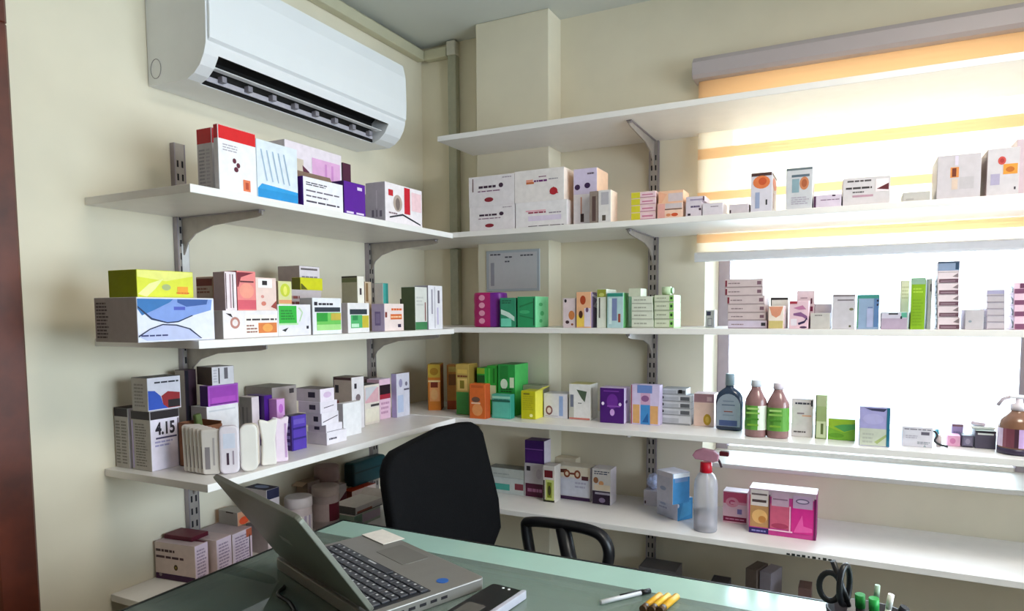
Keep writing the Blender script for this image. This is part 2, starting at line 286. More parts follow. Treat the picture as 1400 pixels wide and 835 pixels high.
ROWS=(
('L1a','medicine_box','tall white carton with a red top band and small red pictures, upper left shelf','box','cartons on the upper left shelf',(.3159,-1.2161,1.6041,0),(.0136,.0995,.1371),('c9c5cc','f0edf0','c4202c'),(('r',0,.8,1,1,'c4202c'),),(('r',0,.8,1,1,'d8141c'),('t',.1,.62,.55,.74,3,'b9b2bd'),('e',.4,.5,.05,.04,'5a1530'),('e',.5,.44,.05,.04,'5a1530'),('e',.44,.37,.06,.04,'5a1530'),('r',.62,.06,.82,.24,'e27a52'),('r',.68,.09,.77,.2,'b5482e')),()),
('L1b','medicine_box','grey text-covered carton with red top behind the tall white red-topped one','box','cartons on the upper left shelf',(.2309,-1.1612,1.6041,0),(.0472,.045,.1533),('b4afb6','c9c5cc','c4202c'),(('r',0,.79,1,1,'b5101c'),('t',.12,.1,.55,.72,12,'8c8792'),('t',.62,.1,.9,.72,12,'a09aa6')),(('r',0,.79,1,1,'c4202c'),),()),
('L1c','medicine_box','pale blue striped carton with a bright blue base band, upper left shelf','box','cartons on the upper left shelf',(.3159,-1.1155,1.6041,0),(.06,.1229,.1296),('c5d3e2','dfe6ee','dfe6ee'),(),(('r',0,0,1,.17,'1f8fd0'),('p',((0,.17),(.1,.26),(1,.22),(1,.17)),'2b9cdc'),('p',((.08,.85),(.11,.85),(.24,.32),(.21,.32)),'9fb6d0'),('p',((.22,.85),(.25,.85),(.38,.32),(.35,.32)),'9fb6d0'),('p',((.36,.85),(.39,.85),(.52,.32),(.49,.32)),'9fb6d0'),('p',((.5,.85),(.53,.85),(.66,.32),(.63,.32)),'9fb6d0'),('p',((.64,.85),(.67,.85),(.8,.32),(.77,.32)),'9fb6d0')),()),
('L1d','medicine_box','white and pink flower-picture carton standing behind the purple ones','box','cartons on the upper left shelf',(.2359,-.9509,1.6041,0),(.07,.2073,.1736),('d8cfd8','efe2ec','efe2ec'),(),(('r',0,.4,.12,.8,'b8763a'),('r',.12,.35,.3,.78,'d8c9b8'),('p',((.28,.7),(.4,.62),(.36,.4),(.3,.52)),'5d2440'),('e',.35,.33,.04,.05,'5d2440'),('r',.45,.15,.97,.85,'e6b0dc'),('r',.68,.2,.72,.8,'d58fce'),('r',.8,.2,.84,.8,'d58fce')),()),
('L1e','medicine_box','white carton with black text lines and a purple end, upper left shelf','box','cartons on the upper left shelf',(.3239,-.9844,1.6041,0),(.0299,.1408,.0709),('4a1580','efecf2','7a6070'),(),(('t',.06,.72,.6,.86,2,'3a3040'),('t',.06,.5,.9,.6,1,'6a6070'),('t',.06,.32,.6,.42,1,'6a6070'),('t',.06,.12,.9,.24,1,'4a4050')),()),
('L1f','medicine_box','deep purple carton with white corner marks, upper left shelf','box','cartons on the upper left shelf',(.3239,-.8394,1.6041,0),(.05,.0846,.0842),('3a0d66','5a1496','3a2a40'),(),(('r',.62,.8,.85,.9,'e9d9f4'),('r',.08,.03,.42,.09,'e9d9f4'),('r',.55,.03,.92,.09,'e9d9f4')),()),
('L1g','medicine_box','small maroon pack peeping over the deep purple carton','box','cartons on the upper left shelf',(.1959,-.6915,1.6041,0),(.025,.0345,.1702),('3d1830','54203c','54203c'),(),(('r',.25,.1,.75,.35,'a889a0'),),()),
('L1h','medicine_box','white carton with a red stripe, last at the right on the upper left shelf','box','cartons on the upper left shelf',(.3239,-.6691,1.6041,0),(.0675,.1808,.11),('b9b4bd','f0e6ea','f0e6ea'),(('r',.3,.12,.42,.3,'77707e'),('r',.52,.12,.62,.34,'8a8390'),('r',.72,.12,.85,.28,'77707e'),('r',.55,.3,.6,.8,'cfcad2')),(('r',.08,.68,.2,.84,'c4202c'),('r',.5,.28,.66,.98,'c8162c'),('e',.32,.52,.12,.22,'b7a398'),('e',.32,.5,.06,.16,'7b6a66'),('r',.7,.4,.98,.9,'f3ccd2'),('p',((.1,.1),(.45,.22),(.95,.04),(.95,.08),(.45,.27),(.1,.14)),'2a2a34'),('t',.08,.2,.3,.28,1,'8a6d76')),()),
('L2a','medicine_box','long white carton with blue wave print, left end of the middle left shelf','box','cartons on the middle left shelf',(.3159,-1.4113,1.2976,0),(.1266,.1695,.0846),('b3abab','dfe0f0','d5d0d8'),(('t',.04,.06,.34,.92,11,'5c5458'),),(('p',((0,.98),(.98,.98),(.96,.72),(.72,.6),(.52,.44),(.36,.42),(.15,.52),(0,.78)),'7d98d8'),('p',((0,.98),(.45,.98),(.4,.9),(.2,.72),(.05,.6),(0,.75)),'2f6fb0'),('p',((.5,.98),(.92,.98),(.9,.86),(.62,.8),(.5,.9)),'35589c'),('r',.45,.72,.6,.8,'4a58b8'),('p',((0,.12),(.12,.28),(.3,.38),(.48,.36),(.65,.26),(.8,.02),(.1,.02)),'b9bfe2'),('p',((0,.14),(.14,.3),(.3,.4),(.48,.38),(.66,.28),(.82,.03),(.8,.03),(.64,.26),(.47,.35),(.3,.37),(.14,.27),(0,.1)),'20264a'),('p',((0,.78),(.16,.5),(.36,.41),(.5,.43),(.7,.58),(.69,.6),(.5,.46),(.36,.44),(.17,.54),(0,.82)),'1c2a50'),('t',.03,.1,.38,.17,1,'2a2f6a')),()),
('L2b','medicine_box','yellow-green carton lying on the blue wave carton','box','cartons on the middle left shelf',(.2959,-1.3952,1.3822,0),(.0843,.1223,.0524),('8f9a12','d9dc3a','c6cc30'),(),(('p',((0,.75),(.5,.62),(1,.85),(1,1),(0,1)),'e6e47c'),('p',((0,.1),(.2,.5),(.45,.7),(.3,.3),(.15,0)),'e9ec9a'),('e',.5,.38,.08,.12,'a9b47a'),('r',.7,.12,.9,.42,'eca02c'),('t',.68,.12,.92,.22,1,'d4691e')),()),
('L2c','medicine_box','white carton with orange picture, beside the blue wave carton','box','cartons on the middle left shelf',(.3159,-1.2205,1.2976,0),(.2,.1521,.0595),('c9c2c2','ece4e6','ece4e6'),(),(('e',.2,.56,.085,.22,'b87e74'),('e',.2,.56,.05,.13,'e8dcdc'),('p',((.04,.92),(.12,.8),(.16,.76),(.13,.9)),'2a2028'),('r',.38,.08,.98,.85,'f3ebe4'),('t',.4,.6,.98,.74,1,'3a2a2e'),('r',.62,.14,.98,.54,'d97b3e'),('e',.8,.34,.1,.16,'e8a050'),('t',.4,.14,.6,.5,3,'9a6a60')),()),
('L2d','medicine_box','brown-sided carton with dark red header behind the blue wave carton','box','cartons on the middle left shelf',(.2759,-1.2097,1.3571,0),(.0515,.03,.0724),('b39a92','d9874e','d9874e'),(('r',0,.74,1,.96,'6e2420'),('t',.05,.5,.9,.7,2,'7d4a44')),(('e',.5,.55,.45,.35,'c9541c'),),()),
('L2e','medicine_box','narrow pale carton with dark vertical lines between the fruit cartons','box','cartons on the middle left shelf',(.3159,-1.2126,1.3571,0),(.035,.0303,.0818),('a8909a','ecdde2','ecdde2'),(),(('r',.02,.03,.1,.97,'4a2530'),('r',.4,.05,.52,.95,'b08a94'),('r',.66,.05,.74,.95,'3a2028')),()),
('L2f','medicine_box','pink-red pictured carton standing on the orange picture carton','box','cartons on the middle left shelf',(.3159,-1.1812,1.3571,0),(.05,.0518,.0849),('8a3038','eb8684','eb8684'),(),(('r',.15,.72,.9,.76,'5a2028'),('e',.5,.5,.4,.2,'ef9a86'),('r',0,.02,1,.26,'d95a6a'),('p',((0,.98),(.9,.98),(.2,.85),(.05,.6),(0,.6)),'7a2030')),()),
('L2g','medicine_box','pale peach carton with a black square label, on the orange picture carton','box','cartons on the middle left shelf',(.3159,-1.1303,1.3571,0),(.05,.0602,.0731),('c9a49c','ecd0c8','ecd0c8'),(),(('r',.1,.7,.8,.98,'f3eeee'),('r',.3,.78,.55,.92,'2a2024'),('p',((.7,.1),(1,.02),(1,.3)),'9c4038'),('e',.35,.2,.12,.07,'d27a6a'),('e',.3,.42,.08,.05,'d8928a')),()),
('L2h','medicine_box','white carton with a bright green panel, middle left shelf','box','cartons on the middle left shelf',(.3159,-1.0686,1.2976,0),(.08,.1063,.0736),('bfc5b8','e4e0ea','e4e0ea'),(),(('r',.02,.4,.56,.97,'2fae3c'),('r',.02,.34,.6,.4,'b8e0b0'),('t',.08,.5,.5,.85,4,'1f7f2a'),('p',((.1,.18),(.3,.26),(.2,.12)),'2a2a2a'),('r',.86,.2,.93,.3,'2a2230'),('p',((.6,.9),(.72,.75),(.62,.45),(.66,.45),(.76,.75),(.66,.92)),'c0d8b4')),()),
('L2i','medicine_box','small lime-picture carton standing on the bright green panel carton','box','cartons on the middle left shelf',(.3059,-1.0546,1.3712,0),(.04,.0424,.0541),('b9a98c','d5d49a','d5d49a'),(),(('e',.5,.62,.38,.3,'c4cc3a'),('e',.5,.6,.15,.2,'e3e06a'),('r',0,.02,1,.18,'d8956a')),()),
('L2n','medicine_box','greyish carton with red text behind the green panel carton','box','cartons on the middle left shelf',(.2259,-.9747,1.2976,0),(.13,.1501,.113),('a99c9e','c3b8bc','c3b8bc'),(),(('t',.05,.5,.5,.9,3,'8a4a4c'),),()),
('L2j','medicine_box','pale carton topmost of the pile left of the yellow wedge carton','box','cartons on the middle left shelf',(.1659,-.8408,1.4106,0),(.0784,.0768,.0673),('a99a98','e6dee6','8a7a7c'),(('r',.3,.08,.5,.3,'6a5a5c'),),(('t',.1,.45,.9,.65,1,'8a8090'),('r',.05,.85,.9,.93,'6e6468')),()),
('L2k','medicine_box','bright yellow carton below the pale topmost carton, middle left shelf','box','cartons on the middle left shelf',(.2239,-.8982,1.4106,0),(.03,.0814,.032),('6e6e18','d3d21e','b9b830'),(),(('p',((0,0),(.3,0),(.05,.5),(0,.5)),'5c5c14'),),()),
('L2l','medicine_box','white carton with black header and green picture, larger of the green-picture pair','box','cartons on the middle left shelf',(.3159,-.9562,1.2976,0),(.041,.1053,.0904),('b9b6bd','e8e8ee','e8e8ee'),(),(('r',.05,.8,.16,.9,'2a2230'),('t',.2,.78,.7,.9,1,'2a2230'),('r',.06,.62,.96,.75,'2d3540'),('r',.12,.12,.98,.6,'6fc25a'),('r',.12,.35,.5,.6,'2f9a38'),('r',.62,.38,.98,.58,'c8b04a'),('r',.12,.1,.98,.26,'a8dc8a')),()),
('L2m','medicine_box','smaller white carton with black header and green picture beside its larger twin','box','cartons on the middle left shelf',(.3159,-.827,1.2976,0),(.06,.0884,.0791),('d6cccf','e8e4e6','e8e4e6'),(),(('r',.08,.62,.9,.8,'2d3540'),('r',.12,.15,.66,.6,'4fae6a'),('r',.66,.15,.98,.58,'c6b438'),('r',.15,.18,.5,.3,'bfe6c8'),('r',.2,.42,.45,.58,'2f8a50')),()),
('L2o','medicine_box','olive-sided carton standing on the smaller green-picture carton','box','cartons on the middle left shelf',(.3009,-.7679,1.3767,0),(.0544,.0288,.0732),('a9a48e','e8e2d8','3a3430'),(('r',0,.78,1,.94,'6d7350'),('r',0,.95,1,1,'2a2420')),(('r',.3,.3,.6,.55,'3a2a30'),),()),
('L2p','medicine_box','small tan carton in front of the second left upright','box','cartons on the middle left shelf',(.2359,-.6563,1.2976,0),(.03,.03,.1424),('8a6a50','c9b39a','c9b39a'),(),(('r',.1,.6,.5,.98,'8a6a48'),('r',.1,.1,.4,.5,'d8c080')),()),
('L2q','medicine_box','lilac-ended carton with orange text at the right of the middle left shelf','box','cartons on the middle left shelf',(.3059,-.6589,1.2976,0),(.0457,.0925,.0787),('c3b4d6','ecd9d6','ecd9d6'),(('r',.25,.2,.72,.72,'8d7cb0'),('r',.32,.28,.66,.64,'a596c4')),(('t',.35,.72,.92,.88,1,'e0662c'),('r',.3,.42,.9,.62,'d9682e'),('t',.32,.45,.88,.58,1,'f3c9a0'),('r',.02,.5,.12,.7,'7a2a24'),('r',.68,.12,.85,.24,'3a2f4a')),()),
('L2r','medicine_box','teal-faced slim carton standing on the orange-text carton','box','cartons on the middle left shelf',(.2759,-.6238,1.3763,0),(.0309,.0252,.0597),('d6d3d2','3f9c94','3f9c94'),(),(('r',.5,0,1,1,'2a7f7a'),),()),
('L2s','medicine_box','dim olive-brown carton in the shade right of the orange-text carton','box','cartons on the middle left shelf',(.2359,-.4627,1.2976,0),(.06,.06,.0742),('4f4a40','5d5648','4a463c'),(),(),()),  # dark block coloured as the shadow below the black box, also its support
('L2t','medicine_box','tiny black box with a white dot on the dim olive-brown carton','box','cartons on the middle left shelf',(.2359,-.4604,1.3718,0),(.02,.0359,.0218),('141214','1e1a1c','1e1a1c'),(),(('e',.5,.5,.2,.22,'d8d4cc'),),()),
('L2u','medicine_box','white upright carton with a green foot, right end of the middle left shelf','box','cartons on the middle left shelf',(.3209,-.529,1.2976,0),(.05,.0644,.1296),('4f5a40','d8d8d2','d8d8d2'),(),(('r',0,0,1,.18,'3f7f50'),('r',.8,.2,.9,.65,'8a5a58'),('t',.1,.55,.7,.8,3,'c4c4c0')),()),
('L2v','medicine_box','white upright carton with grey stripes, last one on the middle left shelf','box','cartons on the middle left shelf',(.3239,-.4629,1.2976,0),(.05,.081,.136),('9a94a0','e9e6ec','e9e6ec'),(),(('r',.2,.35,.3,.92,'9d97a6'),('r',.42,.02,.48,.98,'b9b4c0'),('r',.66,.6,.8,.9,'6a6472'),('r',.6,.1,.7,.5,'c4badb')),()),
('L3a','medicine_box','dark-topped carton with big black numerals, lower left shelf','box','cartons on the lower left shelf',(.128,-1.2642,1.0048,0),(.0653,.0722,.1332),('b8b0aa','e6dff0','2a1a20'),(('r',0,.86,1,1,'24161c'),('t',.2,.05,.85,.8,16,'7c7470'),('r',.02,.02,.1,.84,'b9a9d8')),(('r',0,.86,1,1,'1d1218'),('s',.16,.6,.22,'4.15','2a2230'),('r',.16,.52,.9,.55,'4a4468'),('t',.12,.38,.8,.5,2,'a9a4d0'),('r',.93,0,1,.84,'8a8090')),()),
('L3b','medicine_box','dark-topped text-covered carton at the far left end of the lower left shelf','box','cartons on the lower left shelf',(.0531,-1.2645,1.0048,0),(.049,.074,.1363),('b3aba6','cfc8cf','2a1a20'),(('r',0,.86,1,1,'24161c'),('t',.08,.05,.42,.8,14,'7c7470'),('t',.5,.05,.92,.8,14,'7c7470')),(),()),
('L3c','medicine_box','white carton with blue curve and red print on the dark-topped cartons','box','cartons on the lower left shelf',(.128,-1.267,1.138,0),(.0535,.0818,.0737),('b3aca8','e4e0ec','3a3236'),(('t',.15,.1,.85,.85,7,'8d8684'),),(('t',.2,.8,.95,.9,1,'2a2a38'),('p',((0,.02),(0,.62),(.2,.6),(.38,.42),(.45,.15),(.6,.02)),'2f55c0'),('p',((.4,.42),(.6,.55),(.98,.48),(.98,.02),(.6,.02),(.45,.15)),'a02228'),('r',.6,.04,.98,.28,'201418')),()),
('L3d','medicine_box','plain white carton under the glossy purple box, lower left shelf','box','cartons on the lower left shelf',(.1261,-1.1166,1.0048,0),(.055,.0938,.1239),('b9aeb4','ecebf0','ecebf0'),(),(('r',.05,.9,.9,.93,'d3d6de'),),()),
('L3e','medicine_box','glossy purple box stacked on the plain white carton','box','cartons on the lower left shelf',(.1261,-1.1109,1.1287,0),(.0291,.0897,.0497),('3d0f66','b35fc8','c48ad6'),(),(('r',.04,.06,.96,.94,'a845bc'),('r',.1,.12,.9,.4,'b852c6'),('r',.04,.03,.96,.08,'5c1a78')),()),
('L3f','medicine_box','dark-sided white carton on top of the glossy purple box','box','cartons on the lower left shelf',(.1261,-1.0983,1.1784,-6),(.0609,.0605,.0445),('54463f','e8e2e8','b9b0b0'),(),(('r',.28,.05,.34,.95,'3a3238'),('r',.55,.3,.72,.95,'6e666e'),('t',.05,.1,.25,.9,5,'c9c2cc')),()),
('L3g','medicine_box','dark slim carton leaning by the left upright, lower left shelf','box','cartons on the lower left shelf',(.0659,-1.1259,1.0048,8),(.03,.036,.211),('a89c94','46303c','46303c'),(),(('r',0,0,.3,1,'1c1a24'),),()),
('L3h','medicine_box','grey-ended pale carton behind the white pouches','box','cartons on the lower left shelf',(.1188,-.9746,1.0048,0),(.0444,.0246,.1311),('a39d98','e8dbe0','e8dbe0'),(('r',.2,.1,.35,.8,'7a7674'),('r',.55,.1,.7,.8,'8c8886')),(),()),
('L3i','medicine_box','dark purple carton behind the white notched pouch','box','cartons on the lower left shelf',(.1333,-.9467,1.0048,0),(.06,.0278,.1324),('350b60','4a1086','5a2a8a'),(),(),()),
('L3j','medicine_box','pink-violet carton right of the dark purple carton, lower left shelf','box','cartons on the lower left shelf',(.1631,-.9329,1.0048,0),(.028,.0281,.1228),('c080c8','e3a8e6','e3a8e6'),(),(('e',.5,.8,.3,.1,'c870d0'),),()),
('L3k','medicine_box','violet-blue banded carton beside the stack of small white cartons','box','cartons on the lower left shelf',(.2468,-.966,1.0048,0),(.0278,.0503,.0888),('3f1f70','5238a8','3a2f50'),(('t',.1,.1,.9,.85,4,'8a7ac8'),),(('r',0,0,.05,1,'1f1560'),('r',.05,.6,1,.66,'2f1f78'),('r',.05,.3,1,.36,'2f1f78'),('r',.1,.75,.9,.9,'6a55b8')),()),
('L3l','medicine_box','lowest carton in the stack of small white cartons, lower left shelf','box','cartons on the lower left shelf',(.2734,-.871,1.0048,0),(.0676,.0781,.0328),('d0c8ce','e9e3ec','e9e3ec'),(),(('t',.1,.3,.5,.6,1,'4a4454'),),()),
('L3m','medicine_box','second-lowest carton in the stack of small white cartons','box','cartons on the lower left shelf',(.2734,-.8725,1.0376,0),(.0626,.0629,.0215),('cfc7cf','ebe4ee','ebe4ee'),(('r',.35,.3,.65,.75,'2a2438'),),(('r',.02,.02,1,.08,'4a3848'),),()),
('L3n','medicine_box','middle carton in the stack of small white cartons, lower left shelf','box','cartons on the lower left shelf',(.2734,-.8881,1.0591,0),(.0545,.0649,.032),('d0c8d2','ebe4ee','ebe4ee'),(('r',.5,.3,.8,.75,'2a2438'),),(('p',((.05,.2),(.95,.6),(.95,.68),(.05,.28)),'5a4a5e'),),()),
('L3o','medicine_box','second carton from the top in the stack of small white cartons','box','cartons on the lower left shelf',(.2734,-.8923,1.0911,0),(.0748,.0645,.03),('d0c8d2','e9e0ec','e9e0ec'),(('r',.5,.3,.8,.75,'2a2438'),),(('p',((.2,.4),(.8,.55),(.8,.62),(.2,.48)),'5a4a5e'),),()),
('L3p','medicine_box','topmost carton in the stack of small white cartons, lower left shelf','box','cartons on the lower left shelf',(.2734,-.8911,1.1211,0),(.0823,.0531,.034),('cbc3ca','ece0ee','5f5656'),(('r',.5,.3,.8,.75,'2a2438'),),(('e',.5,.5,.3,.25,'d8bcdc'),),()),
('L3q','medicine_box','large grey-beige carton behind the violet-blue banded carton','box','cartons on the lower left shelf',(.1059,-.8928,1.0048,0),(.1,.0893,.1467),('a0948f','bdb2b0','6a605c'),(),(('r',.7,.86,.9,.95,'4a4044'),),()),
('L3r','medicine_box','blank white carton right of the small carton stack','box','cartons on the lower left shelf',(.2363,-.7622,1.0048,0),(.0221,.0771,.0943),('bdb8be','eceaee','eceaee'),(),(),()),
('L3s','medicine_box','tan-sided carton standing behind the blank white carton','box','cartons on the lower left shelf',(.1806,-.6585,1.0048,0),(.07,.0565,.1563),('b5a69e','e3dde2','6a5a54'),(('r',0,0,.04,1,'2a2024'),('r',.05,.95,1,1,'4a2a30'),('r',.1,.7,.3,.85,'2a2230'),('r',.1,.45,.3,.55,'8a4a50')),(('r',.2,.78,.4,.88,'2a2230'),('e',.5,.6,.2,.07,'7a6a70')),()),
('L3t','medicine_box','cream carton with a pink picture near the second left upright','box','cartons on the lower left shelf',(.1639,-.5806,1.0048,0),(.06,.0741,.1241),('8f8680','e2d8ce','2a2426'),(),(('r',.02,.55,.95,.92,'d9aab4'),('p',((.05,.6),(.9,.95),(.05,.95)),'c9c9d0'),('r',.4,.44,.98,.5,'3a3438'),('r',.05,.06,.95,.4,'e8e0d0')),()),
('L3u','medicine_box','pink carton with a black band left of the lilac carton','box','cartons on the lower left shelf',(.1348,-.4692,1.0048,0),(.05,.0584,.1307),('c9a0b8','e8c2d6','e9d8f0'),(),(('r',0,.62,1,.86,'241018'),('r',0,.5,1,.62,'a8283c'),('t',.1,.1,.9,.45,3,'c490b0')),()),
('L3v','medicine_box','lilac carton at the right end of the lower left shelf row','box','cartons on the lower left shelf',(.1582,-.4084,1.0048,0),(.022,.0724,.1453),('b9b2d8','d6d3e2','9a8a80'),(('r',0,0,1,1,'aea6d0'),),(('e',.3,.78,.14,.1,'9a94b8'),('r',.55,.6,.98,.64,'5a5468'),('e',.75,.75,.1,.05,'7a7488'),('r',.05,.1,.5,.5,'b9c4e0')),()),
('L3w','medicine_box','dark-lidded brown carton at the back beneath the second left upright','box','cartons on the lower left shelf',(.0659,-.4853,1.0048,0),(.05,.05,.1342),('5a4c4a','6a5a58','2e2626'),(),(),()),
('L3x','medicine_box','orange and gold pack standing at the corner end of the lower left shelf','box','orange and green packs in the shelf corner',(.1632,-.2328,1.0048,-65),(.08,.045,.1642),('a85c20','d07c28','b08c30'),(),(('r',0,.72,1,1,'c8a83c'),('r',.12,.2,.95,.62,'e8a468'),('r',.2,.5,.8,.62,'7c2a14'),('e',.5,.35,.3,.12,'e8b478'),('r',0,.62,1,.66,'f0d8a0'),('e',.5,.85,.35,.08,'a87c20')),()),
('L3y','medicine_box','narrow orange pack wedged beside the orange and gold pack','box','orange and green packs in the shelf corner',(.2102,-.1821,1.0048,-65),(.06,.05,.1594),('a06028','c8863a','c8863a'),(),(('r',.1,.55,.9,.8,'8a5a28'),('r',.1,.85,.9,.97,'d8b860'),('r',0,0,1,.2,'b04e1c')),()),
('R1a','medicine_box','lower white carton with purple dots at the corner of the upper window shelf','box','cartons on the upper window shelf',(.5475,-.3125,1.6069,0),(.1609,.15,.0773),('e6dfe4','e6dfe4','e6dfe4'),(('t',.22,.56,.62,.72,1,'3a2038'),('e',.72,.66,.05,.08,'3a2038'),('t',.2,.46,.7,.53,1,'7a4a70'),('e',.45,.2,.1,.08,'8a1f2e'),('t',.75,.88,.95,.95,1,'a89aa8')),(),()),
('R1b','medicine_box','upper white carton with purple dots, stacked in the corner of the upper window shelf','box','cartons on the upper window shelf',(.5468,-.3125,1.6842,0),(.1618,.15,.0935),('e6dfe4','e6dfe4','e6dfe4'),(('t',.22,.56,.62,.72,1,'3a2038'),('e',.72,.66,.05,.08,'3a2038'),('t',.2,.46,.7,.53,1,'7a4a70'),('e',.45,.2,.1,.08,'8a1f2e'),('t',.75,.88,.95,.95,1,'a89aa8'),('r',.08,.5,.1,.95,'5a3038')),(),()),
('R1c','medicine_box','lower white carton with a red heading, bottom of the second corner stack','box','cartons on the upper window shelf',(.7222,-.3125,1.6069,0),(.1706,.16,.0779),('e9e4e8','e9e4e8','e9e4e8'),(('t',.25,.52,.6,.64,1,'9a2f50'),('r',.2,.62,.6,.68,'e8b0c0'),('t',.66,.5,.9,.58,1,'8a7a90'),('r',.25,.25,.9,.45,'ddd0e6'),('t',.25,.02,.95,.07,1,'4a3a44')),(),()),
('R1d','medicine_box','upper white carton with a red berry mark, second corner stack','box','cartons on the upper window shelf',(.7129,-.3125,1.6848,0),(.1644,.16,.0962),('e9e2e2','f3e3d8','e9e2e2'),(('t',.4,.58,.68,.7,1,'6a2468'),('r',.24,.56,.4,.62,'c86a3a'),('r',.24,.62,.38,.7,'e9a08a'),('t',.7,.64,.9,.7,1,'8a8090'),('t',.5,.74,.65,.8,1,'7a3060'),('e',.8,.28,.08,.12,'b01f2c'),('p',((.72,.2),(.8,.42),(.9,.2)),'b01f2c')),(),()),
('R1e','medicine_box','tall lilac-topped carton right of the corner stacks, upper window shelf','box','cartons on the upper window shelf',(.8095,-.2925,1.6069,0),(.0741,.1,.166),('d3c6e2','f0cbb0','d3c6e2'),(('r',0,0,1,.55,'e6dfe6'),('e',.16,.68,.12,.05,'3a1f4a'),('e',.6,.7,.13,.05,'3a1f4a'),('r',.3,.12,.36,.5,'c89080'),('r',.7,.08,.85,.22,'d85a5a'),('r',.3,.05,.45,.2,'3a2428'),('t',.6,.88,.9,.94,1,'6a5a70')),(),()),  # right side coloured peach for the orange light falling on it
('R1f','medicine_box','narrow brown-fronted carton in front of the tall lilac-topped carton','box','cartons on the upper window shelf',(.8232,-.3245,1.6069,0),(.0248,.028,.0912),('8f8078','8f8078','8f8078'),(('r',.3,.05,.8,.85,'5a4440'),),(),()),
('R1g','medicine_box','slim white carton with a grey panel beside the narrow brown one','box','cartons on the upper window shelf',(.8631,-.3245,1.6069,0),(.0378,.06,.0919),('e2dcdc','f3dcc8','e2dcdc'),(('r',.2,.55,.85,.95,'b9b4bc'),('r',.3,.04,.6,.22,'5a5048')),(),()),
('R1h0','medicine_box','lowest yellow-ended pink carton in the stack of four, upper window shelf','box','cartons on the upper window shelf',(.991,-.3125,1.6069,0),(.072,.09,.0222),('e8c9d2','e8c9d2','d8c8a0'),(('r',0,0,.37,1,'d3c832'),('r',.37,.02,1,.14,'b4708c'),('r',.45,.4,.9,.62,'c87a98')),(),()),
('R1h1','medicine_box','second-lowest yellow-ended pink carton in the stack of four, upper window shelf','box','cartons on the upper window shelf',(.9908,-.3125,1.6291,0),(.0719,.09,.0203),('e8c9d2','e8c9d2','d8c8a0'),(('r',0,0,.37,1,'d3c832'),('r',.37,.02,1,.14,'b4708c'),('r',.45,.4,.9,.62,'c87a98')),(),()),
('R1h2','medicine_box','second-highest yellow-ended pink carton in the stack of four, upper window shelf','box','cartons on the upper window shelf',(.9906,-.3125,1.6493,0),(.0719,.09,.0192),('e8c9d2','e8c9d2','d8c8a0'),(('r',0,0,.37,1,'d3c832'),('r',.37,.02,1,.14,'b4708c'),('r',.45,.4,.9,.62,'c87a98')),(),()),
('R1h3','medicine_box','topmost yellow-ended pink carton in the stack of four, upper window shelf','box','cartons on the upper window shelf',(.9904,-.3125,1.6686,0),(.0718,.09,.0182),('e8c9d2','e8c9d2','d8c8a0'),(('r',0,0,.37,1,'d3c832'),('r',.37,.02,1,.14,'b4708c'),('r',.45,.4,.9,.62,'c87a98')),(),()),
('R1i','medicine_box','peach carton with orange spots right of the yellow-ended stack','box','cartons on the upper window shelf',(1.0667,-.3175,1.6069,0),(.0705,.08,.0419),('eec9b4','eec9b4','eec9b4'),(('r',.3,.55,1,.62,'5a3a3c'),('r',0,0,.3,1,'e6a8a0'),('e',.7,.2,.14,.12,'c8502a'),('e',.45,.2,.1,.1,'d88a60'),('r',.32,.65,1,.98,'cfc0c4')),(),()),
('R1j','medicine_box','peach carton lying on the orange-spotted carton, upper window shelf','box','cartons on the upper window shelf',(1.0671,-.3125,1.6488,0),(.0694,.07,.0344),('f0c0a0','f0c0a0','e8b090'),(('r',.4,.1,1,.8,'d6c4c8'),('p',((0,1),(.35,.75),(.12,0),(0,0)),'efb090')),(),()),
('R1k','medicine_box','lower lilac-white carton of the small pair, upper window shelf','box','cartons on the upper window shelf',(1.1182,-.3175,1.6069,0),(.0427,.07,.0399),('d8ccd8','d8ccd8','d8ccd8'),(('t',.3,.55,.9,.8,1,'5a4a70'),('r',.1,.05,.3,.2,'2a2030'),('r',.85,.4,1,.55,'4a3040')),(),()),
('R1l','medicine_box','upper lilac-white carton of the small pair, upper window shelf','box','cartons on the upper window shelf',(1.1264,-.3175,1.6468,0),(.0502,.07,.014),('d4c8d6','d4c8d6','d4c8d6'),(('r',.2,.2,1,.5,'9a8aa8'),('r',.92,0,1,1,'5a4050')),(),()),
('R1m','medicine_box','low plain lilac carton right of the small lilac-white pair','box','cartons on the upper window shelf',(1.1745,-.3205,1.6069,0),(.0531,.07,.0322),('d9d0da','d9d0da','d9d0da'),(('t',.4,.65,.8,.8,1,'6a5a70'),),(),()),
('R1n','medicine_box','low grey carton left of the orange-picture carton, upper window shelf','box','cartons on the upper window shelf',(1.2408,-.3205,1.6069,0),(.0495,.06,.0242),('cfc4cc','cfc4cc','a89aa4'),(('r',0,0,.08,.4,'3a2030'),),(),()),
('R1o','medicine_box','tall carton with orange fruit pictures, upper window shelf','box','cartons on the upper window shelf',(1.2978,-.3205,1.6069,0),(.0524,.11,.1011),('d6d0dc','d8d0d8','6a5a58'),(('r',0,.92,1,1,'4a2e2c'),('e',.5,.76,.42,.17,'dd7a48'),('e',.55,.78,.2,.1,'c8542c'),('r',.2,.08,.42,.5,'9aa4c4'),('r',.72,.16,.8,.3,'2a2a34')),(('e',.5,.76,.4,.16,'dd6a48'),('r',.2,.1,.5,.5,'c0a0a8'),('r',0,.93,1,1,'5a3a38')),()),
